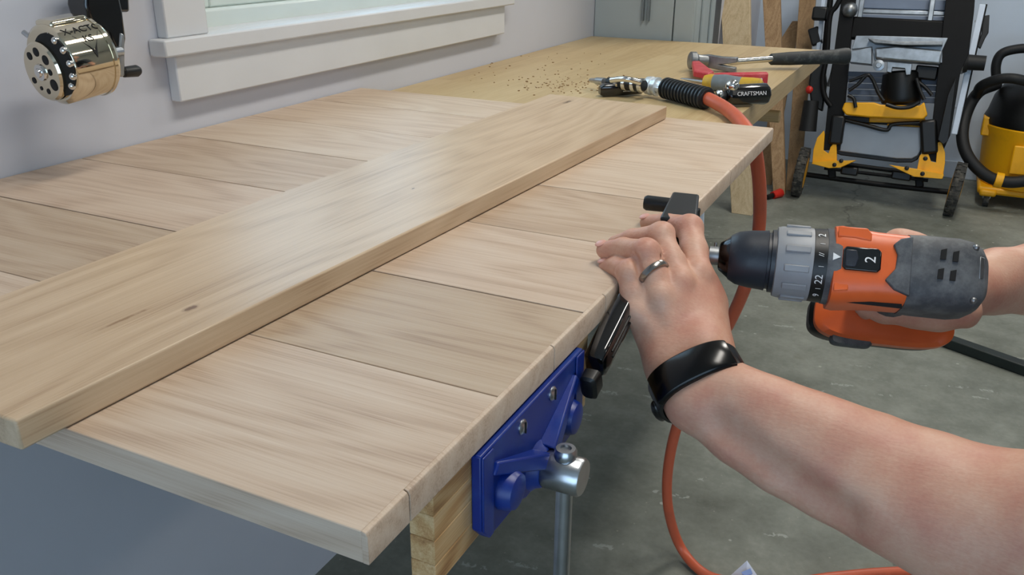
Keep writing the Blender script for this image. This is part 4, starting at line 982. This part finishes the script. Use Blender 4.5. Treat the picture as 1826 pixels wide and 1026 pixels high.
# wheels
for (u, v, tilt, rr) in ((1428, 308, -.06, .115), (1703, 340, -.075, .118)):
    c_ = PY(u, v, 4.24); c_.z = rr; ax_ = V((1, .03 if u < 1500 else -.035, tilt)).normalized()
    bm = NB(); wdt = .046; lathe(bm, c_-ax_*wdt/2, ax_, [(0, rr*.72), (.002, rr*.93), (.010, rr), (wdt-.010, rr), (wdt-.002, rr*.93), (wdt, rr*.72)], 40)
    tw = obj('wheel', bm, 'tyre', st)
    bm = NB()
    for k in range(18):
        a = 2*PI*k/18; x, y, d_ = frame_of(ax_); n_ = x*math.cos(a)+y*math.sin(a); t_ = ax_.cross(n_)
        for sgn in (-1, 1): box(bm, c_+n_*(rr-.001)+ax_*(sgn*.011)+t_*(sgn*.007), (.020, .016, .008), Matrix((ax_, t_, n_)).transposed())
    obj('tread', bm, 'tyre', tw)['kind'] = 'stuff'
    bm = NB(); lathe(bm, c_-ax_*(wdt/2+.003), ax_, [(0, .02), (.003, rr*.64), (wdt+.003, rr*.64), (wdt+.006, .02)], 28); obj('wheel_rim', bm, 'yellow', tw)
rod('axle', 'blackm', [(1436, 311), (1560, 328), (1696, 343)], .0125, 0, 2)
rod('lower_rail', 'blackm', [(1470, 287), (1560, 300), (1655, 312)], .010, .02, 2)
rod('lower_rail', 'blackm', [(1470, 300), (1560, 311), (1655, 322)], .008, .01, 2)
for (a, b2) in (((1482, 284), (1484, 318)), ((1638, 306), (1640, 334))): bar('axle_bracket', 'blackm', a, b2, .035, .03)
bar('foot_block', 'black', (1500, 303), (1530, 307), .04, .05, .02); bar('foot_block', 'black', (1590, 311), (1625, 316), .04, .05, .02)
# yellow corner brackets
plate('corner_bracket', 'yellow', [(1449, 293), (1451, 268), (1458, 246), (1470, 233), (1471, 240), (1469, 268), (1478, 274), (1482, 262), (1488, 255), (1492, 256), (1493, 292)], .02, .05)
plate('bracket_foot', 'yellow', [(1449, 292), (1455, 288), (1528, 286), (1500, 299), (1480, 300)], .05, .05)
plate('corner_bracket', 'yellow', [(1634, 309), (1640, 278), (1648, 270), (1656, 276), (1660, 288), (1669, 290), (1672, 254), (1678, 252), (1685, 272), (1685, 290), (1681, 317)], .02, .05)
plate('bracket_foot', 'yellow', [(1586, 294), (1640, 302), (1683, 311), (1680, 319), (1630, 315)], .05, .05)
for u, v in ((1488, 294), (1500, 287), (1645, 310), (1650, 283), (1617, 300)):
    bm = NB(); lathe(bm, S(u, v, .10), SN, [(0, .010), (.006, .009), (.008, .004)], 14); obj('bolt', bm, 'black', st)
# side beams and uprights
plate('side_beam', 'blackm', [(1510, -60), (1534, -60), (1520, 60), (1500, 268), (1470, 268), (1483, 140)], .05, .0)
plate('side_beam', 'blackm', [(1693, -60), (1742, -60), (1736, 23), (1727, 97), (1712, 130), (1694, 242), (1672, 290), (1655, 285), (1670, 150)], .05, .0)
plate('side_beam', 'black', [(1690, 170), (1704, 140), (1690, 252), (1682, 258), (1672, 250)], .06, .04)
rod('outer_tube', 'steel_dull', [(1516, 14), (1500, 70), (1488, 130), (1480, 155)], .018, .02)
bm = NB(); ball(bm, S(1515, 18, .05), .036, 16); obj('tube_cap', bm, 'steel_dull', st)
rod('outer_tube', 'blackm', [(1512, -30), (1492, 10), (1480, 30), (1474, 100), (1467, 140), (1470, 170), (1482, 190)], .012, .05)
rod('outer_tube', 'blackm', [(1484, -30), (1474, 60), (1466, 150), (1455, 190)], .014, -.02)
bar('height_rail', 'rail', (1473, -40), (1459, 92), .020, .02, -.04); bar('height_rail', 'rail', (1752, 8), (1701, 240), .026, .02, -.05)
bar('rail_arm', 'rail', (1697, 189), (1711, 190), .014, .014, -.10)
bar('rail_edge', 'blackm', (1759, 8), (1708, 240), .008, .02, -.055)
# cross members and slats
bar('cross_beam', 'blackm', (1518, 50), (1702, 60), .10, .05, .01)
for v, h_, m_ in ((-14, .05, 'bluegrey'), (6, .05, 'bluegrey'), (20, .022, 'silver'), (30, .022, 'bluegrey')):
    bar('slat', m_, (1532, v), (1700, v+5), h_*.9, .02, -.05)
for u in (1536, 1662): bar('slat_upright', 'silver', (u+6, -30), (u-4, 38), .022, .02, .02)
for v in (132, 142, 153, 164, 175): bar('louvre', 'bluegrey', (1512, v), (1672, v+5), .024, .012, -.06)
# silver trunnion casting
plate('saw_casting', 'silver', [(1520, 90), (1556, 86), (1560, 110), (1680, 114), (1680, 92), (1690, 70), (1560, 66), (1528, 66)], .05, .01)
plate('saw_casting', 'silver', [(1517, 96), (1556, 88), (1556, 118), (1517, 114)], .09, .02)
plate('saw_casting', 'silver', [(1562, 90), (1600, 86), (1680, 94), (1676, 118), (1600, 112), (1562, 108)], .10, .02, bev=.008)
plate('blade_guard', 'steel_dull', [(1550, 74), (1600, 80), (1680, 80), (1680, 86), (1610, 86), (1562, 82)], .12, .02)
bm = NB(); lathe(bm, S(1567, 117, .12), SN, [(0, .024), (.012, .024), (.014, .012), (.02, .010)], 20); obj('lock_knob', bm, 'silver', st)
plate('motor_mount', 'silver', [(1583, 112), (1627, 116), (1624, 135), (1616, 136), (1614, 124), (1592, 122), (1590, 132), (1582, 130)], .06, .04)
bm = NB(); lathe(bm, S(1608, 128, .0), S(1606, 184, .0)-S(1608, 128, .0), [(0, .07), (.01, .080), (.12, .088), (.14, .08), (.15, .05)], 28); obj('motor', bm, 'black', st)
bar('cable_tray', 'black', (1632, 128), (1672, 132), .06, .04, .02)
rod('power_cable', 'black', [(1513, 162), (1530, 150), (1546, 134), (1556, 142), (1566, 165), (1576, 180)], .008, .08)
rod('power_cable', 'black', [(1514, 145), (1528, 140), (1545, 133)], .007, .08)
rod('power_cable', 'black', [(1512, 170), (1522, 176), (1526, 192)], .008, .10)
rod('power_cable', 'black', [(1634, 140), (1640, 160), (1648, 178)], .008, .08); rod('power_cable', 'black', [(1632, 142), (1650, 156), (1662, 170)], .008, .07)
rod('power_cable', 'black', [(1580, 186), (1600, 192), (1622, 191), (1640, 182)], .009, .12)
# yellow cross tube and dark underlay
plate('yellow_cover', 'yellow', [(1503, 196), (1508, 184), (1560, 184), (1572, 188), (1640, 190), (1648, 183), (1654, 206), (1646, 214), (1550, 210), (1510, 206)], .06, .03, bev=.006)
bar('yellow_rail', 'yellow', (1550, 214), (1650, 216), .022, .03, .02)
bar('yellow_rail', 'yellow', (1582, 224), (1645, 228), .016, .03, .01)
bar('dark_rail', 'black', (1502, 212), (1650, 221), .030, .04, .0); rod('power_cable', 'black', [(1506, 214), (1540, 222), (1580, 232), (1592, 222), (1640, 219)], .009, .05)
# grey panel with a rounded lower edge over a black rim
gp = [(1507, 220), (1645, 228), (1642, 268), (1636, 278), (1626, 283), (1600, 283), (1500, 270), (1490, 266), (1489, 260), (1500, 250)]
plate('panel_rim', 'black', [(u, v+7) for u, v in gp], .03, .0, bev=.004); plate('grey_panel', 'dustgrey', gp, .035, .01, bev=.004)
bar('hinge_block', 'black', (1497, 206), (1490, 258), .06, .08, .04); bar('hinge_block', 'black', (1655, 214), (1658, 275), .07, .08, .04)
# knobs and pads on the left, pipe stub on the right
bar('side_knob', 'black', (1449, 24), (1476, 25), .06, .05, .0); bar('side_knob', 'black', (1450, 50), (1458, 80), .05, .04, -.05)
bm = NB(); cyl(bm, S(1447, 180, .03), S(1440, 234, .03), .034, .040, 16); obj('foot_pad', bm, 'rubber', st)
plate('side_gear', 'black', [(1450, 110), (1470, 105), (1476, 150), (1468, 200), (1448, 190), (1444, 150)], .05, -.02, bev=.008)
bm = NB(); ball(bm, S(1444, 160, .02), .020, 12); obj('red_knob', bm, 'redp', st)
bm = NB(); cyl(bm, S(1718, 111, .0), S(1726, 111, .0), .050, .042, 20); cyl(bm, S(1724, 111, 0), S(1757, 113, 0), .034, .032, 20); obj('dust_port', bm, 'rubber', st)
bm = NB(); cyl(bm, S(1714, 111, -.01), S(1719, 111, -.01), .052, .052, 20); obj('port_ring', bm, 'steel', st)
plate('side_latch', 'black', [(1752, 30), (1764, 28), (1762, 60), (1756, 70), (1748, 88), (1742, 84), (1750, 60)], .03, -.14, bev=.003)
bar('latch_stem', 'steel', (1738, 38), (1752, 38), .010, .010, -.12)

# ------------------------------------------------------------------ shop vacuum
vc0 = FL(1818, 352); vx, vy = vc0.x, 4.62
va = thing('shop_vacuum', (vx, vy, 0), 'yellow and black wet and dry vacuum with a black hose, right of the saw stand', 'vacuum cleaner')
k = lambda t, z, r: (z, r)
zr = .36
bm = NB(); lathe(bm, (vx, vy, .085), (0, 0, 1), [(0, .17), (.01, .195), (.05, .205), (zr-.11, .222), (zr-.085, .232), (zr-.08, .232), (zr-.075, .225)], 56); obj('tank', bm, 'yellow', va)
bm = NB(); box(bm, (vx-.045, vy-.214, .24), (.10, .012, .13)); obj('tank_panel', bm, 'yellow', va, bevel=.006)
bm = NB(); box(bm, (vx-.205, vy-.05, zr-.005), (.055, .09, .085)); obj('lid_latch', bm, 'yellow', va, bevel=.006)
bm = NB(); lathe(bm, (vx, vy, zr+.01), (0, 0, 1), [(0, .228), (.02, .232), (.05, .220), (.12, .205), (.17, .175), (.20, .12), (.21, .05)], 56); obj('motor_head', bm, 'black', va)
bm = NB(); lathe(bm, (vx+.02, vy, zr+.21), (0, 0, 1), [(0, .11), (.05, .10), (.09, .07), (.10, .03)], 32); obj('head_cap', bm, 'rubber', va)
bm = NB(); box(bm, (vx-.02, vy, .075), (.36, .34, .035)); obj('dolly', bm, 'yellow', va, bevel=.012)
for sx_, sy_ in ((-1, -1), (1, -1), (-1, 1), (1, 1)):
    cx_, cy_ = vx+sx_*.155, vy+sy_*.16
    bm = NB(); box(bm, (cx_, cy_, .068), (.07, .07, .03)); f_ = obj('caster_foot', bm, 'yellow', va, bevel=.01)
    bm = NB(); cyl(bm, (cx_-.012, cy_, .031), (cx_+.012, cy_, .031), .031, seg=24); obj('caster_wheel', bm, 'tyre', f_)
    bm = NB(); box(bm, (cx_, cy_, .050), (.034, .02, .025)); obj('caster_fork', bm, 'steel', f_, bevel=.002)
def VP_(u, v, dy=0): return PY(u, v, vy-.10+dy)
bm = NB(); tube(bm, [VP_(1778, 150, .1), VP_(1745, 165), VP_(1724, 200, -.06), VP_(1716, 240, -.12), VP_(1724, 275, -.16), VP_(1748, 305, -.18), VP_(1780, 322, -.18), VP_(1826, 323, -.18), VP_(1900, 300, -.10), VP_(1960, 240, .05)], .026, 16, 10); obj('vacuum_hose', bm, 'rubber', va)
bm = NB(); tube(bm, [VP_(1777, 145, .10), VP_(1776, 118, .1), VP_(1784, 98, .1), VP_(1805, 89, .1), VP_(1840, 87, .1), VP_(1880, 100, .1), VP_(1895, 150, .1)], .021, 14, 8); obj('carry_handle', bm, 'rubber', va)
bm = NB(); tube(bm, [VP_(1742, 168, -.05), VP_(1752, 152, -.10), VP_(1790, 140, -.14), VP_(1830, 145, -.14), VP_(1880, 165, 0)], .022, 14, 8); obj('hose_wrap', bm, 'rubber', va)
bm = NB(); a = VP_(1781, 315, -.18); lathe(bm, VP_(1774, 320, -.18), VP_(1788, 323, -.18)-VP_(1774, 320, -.18), [(0, .034), (.032, .034)], 24); obj('hose_clip', bm, 'yellow', va, bevel=.002)

# ------------------------------------------------------------------ things on the floor
a, b2 = FL(1676, 596, .02), FL(1850, 657, .02); d = b2-a; d.z = 0; x = d.normalized(); y = V((-x.y, x.x, 0))
bm = NB(); box(bm, (.5, 0, .016), (1.35, .042, .032)); tag(obj('floor_strip', bm, 'tapeblk', xf=MF(V((a.x-.05, a.y, 0)), x, y, (0, 0, 1)), bevel=.004), 'long black strip lying on the concrete below the drill', 'strip')
pp = thing('paper_scrap', FL(1325, 1020), 'folded white paper scrap with blue print on the floor beside the hose', 'paper')
bm = NB(); prism(bm, [FL(1302, 1028, .001), FL(1332, 1001, .030), FL(1352, 1030, .012), FL(1330, 1050, .001)], (0, 0, .0012)); obj('sheet', bm, 'paper', pp)
bm = NB(); prism(bm, [FL(1322, 1022, .020), FL(1338, 1015, .026), FL(1342, 1024, .019), FL(1328, 1030, .014)], (0, 0, .0014)); obj('printed_mark', bm, 'paperblue', pp)
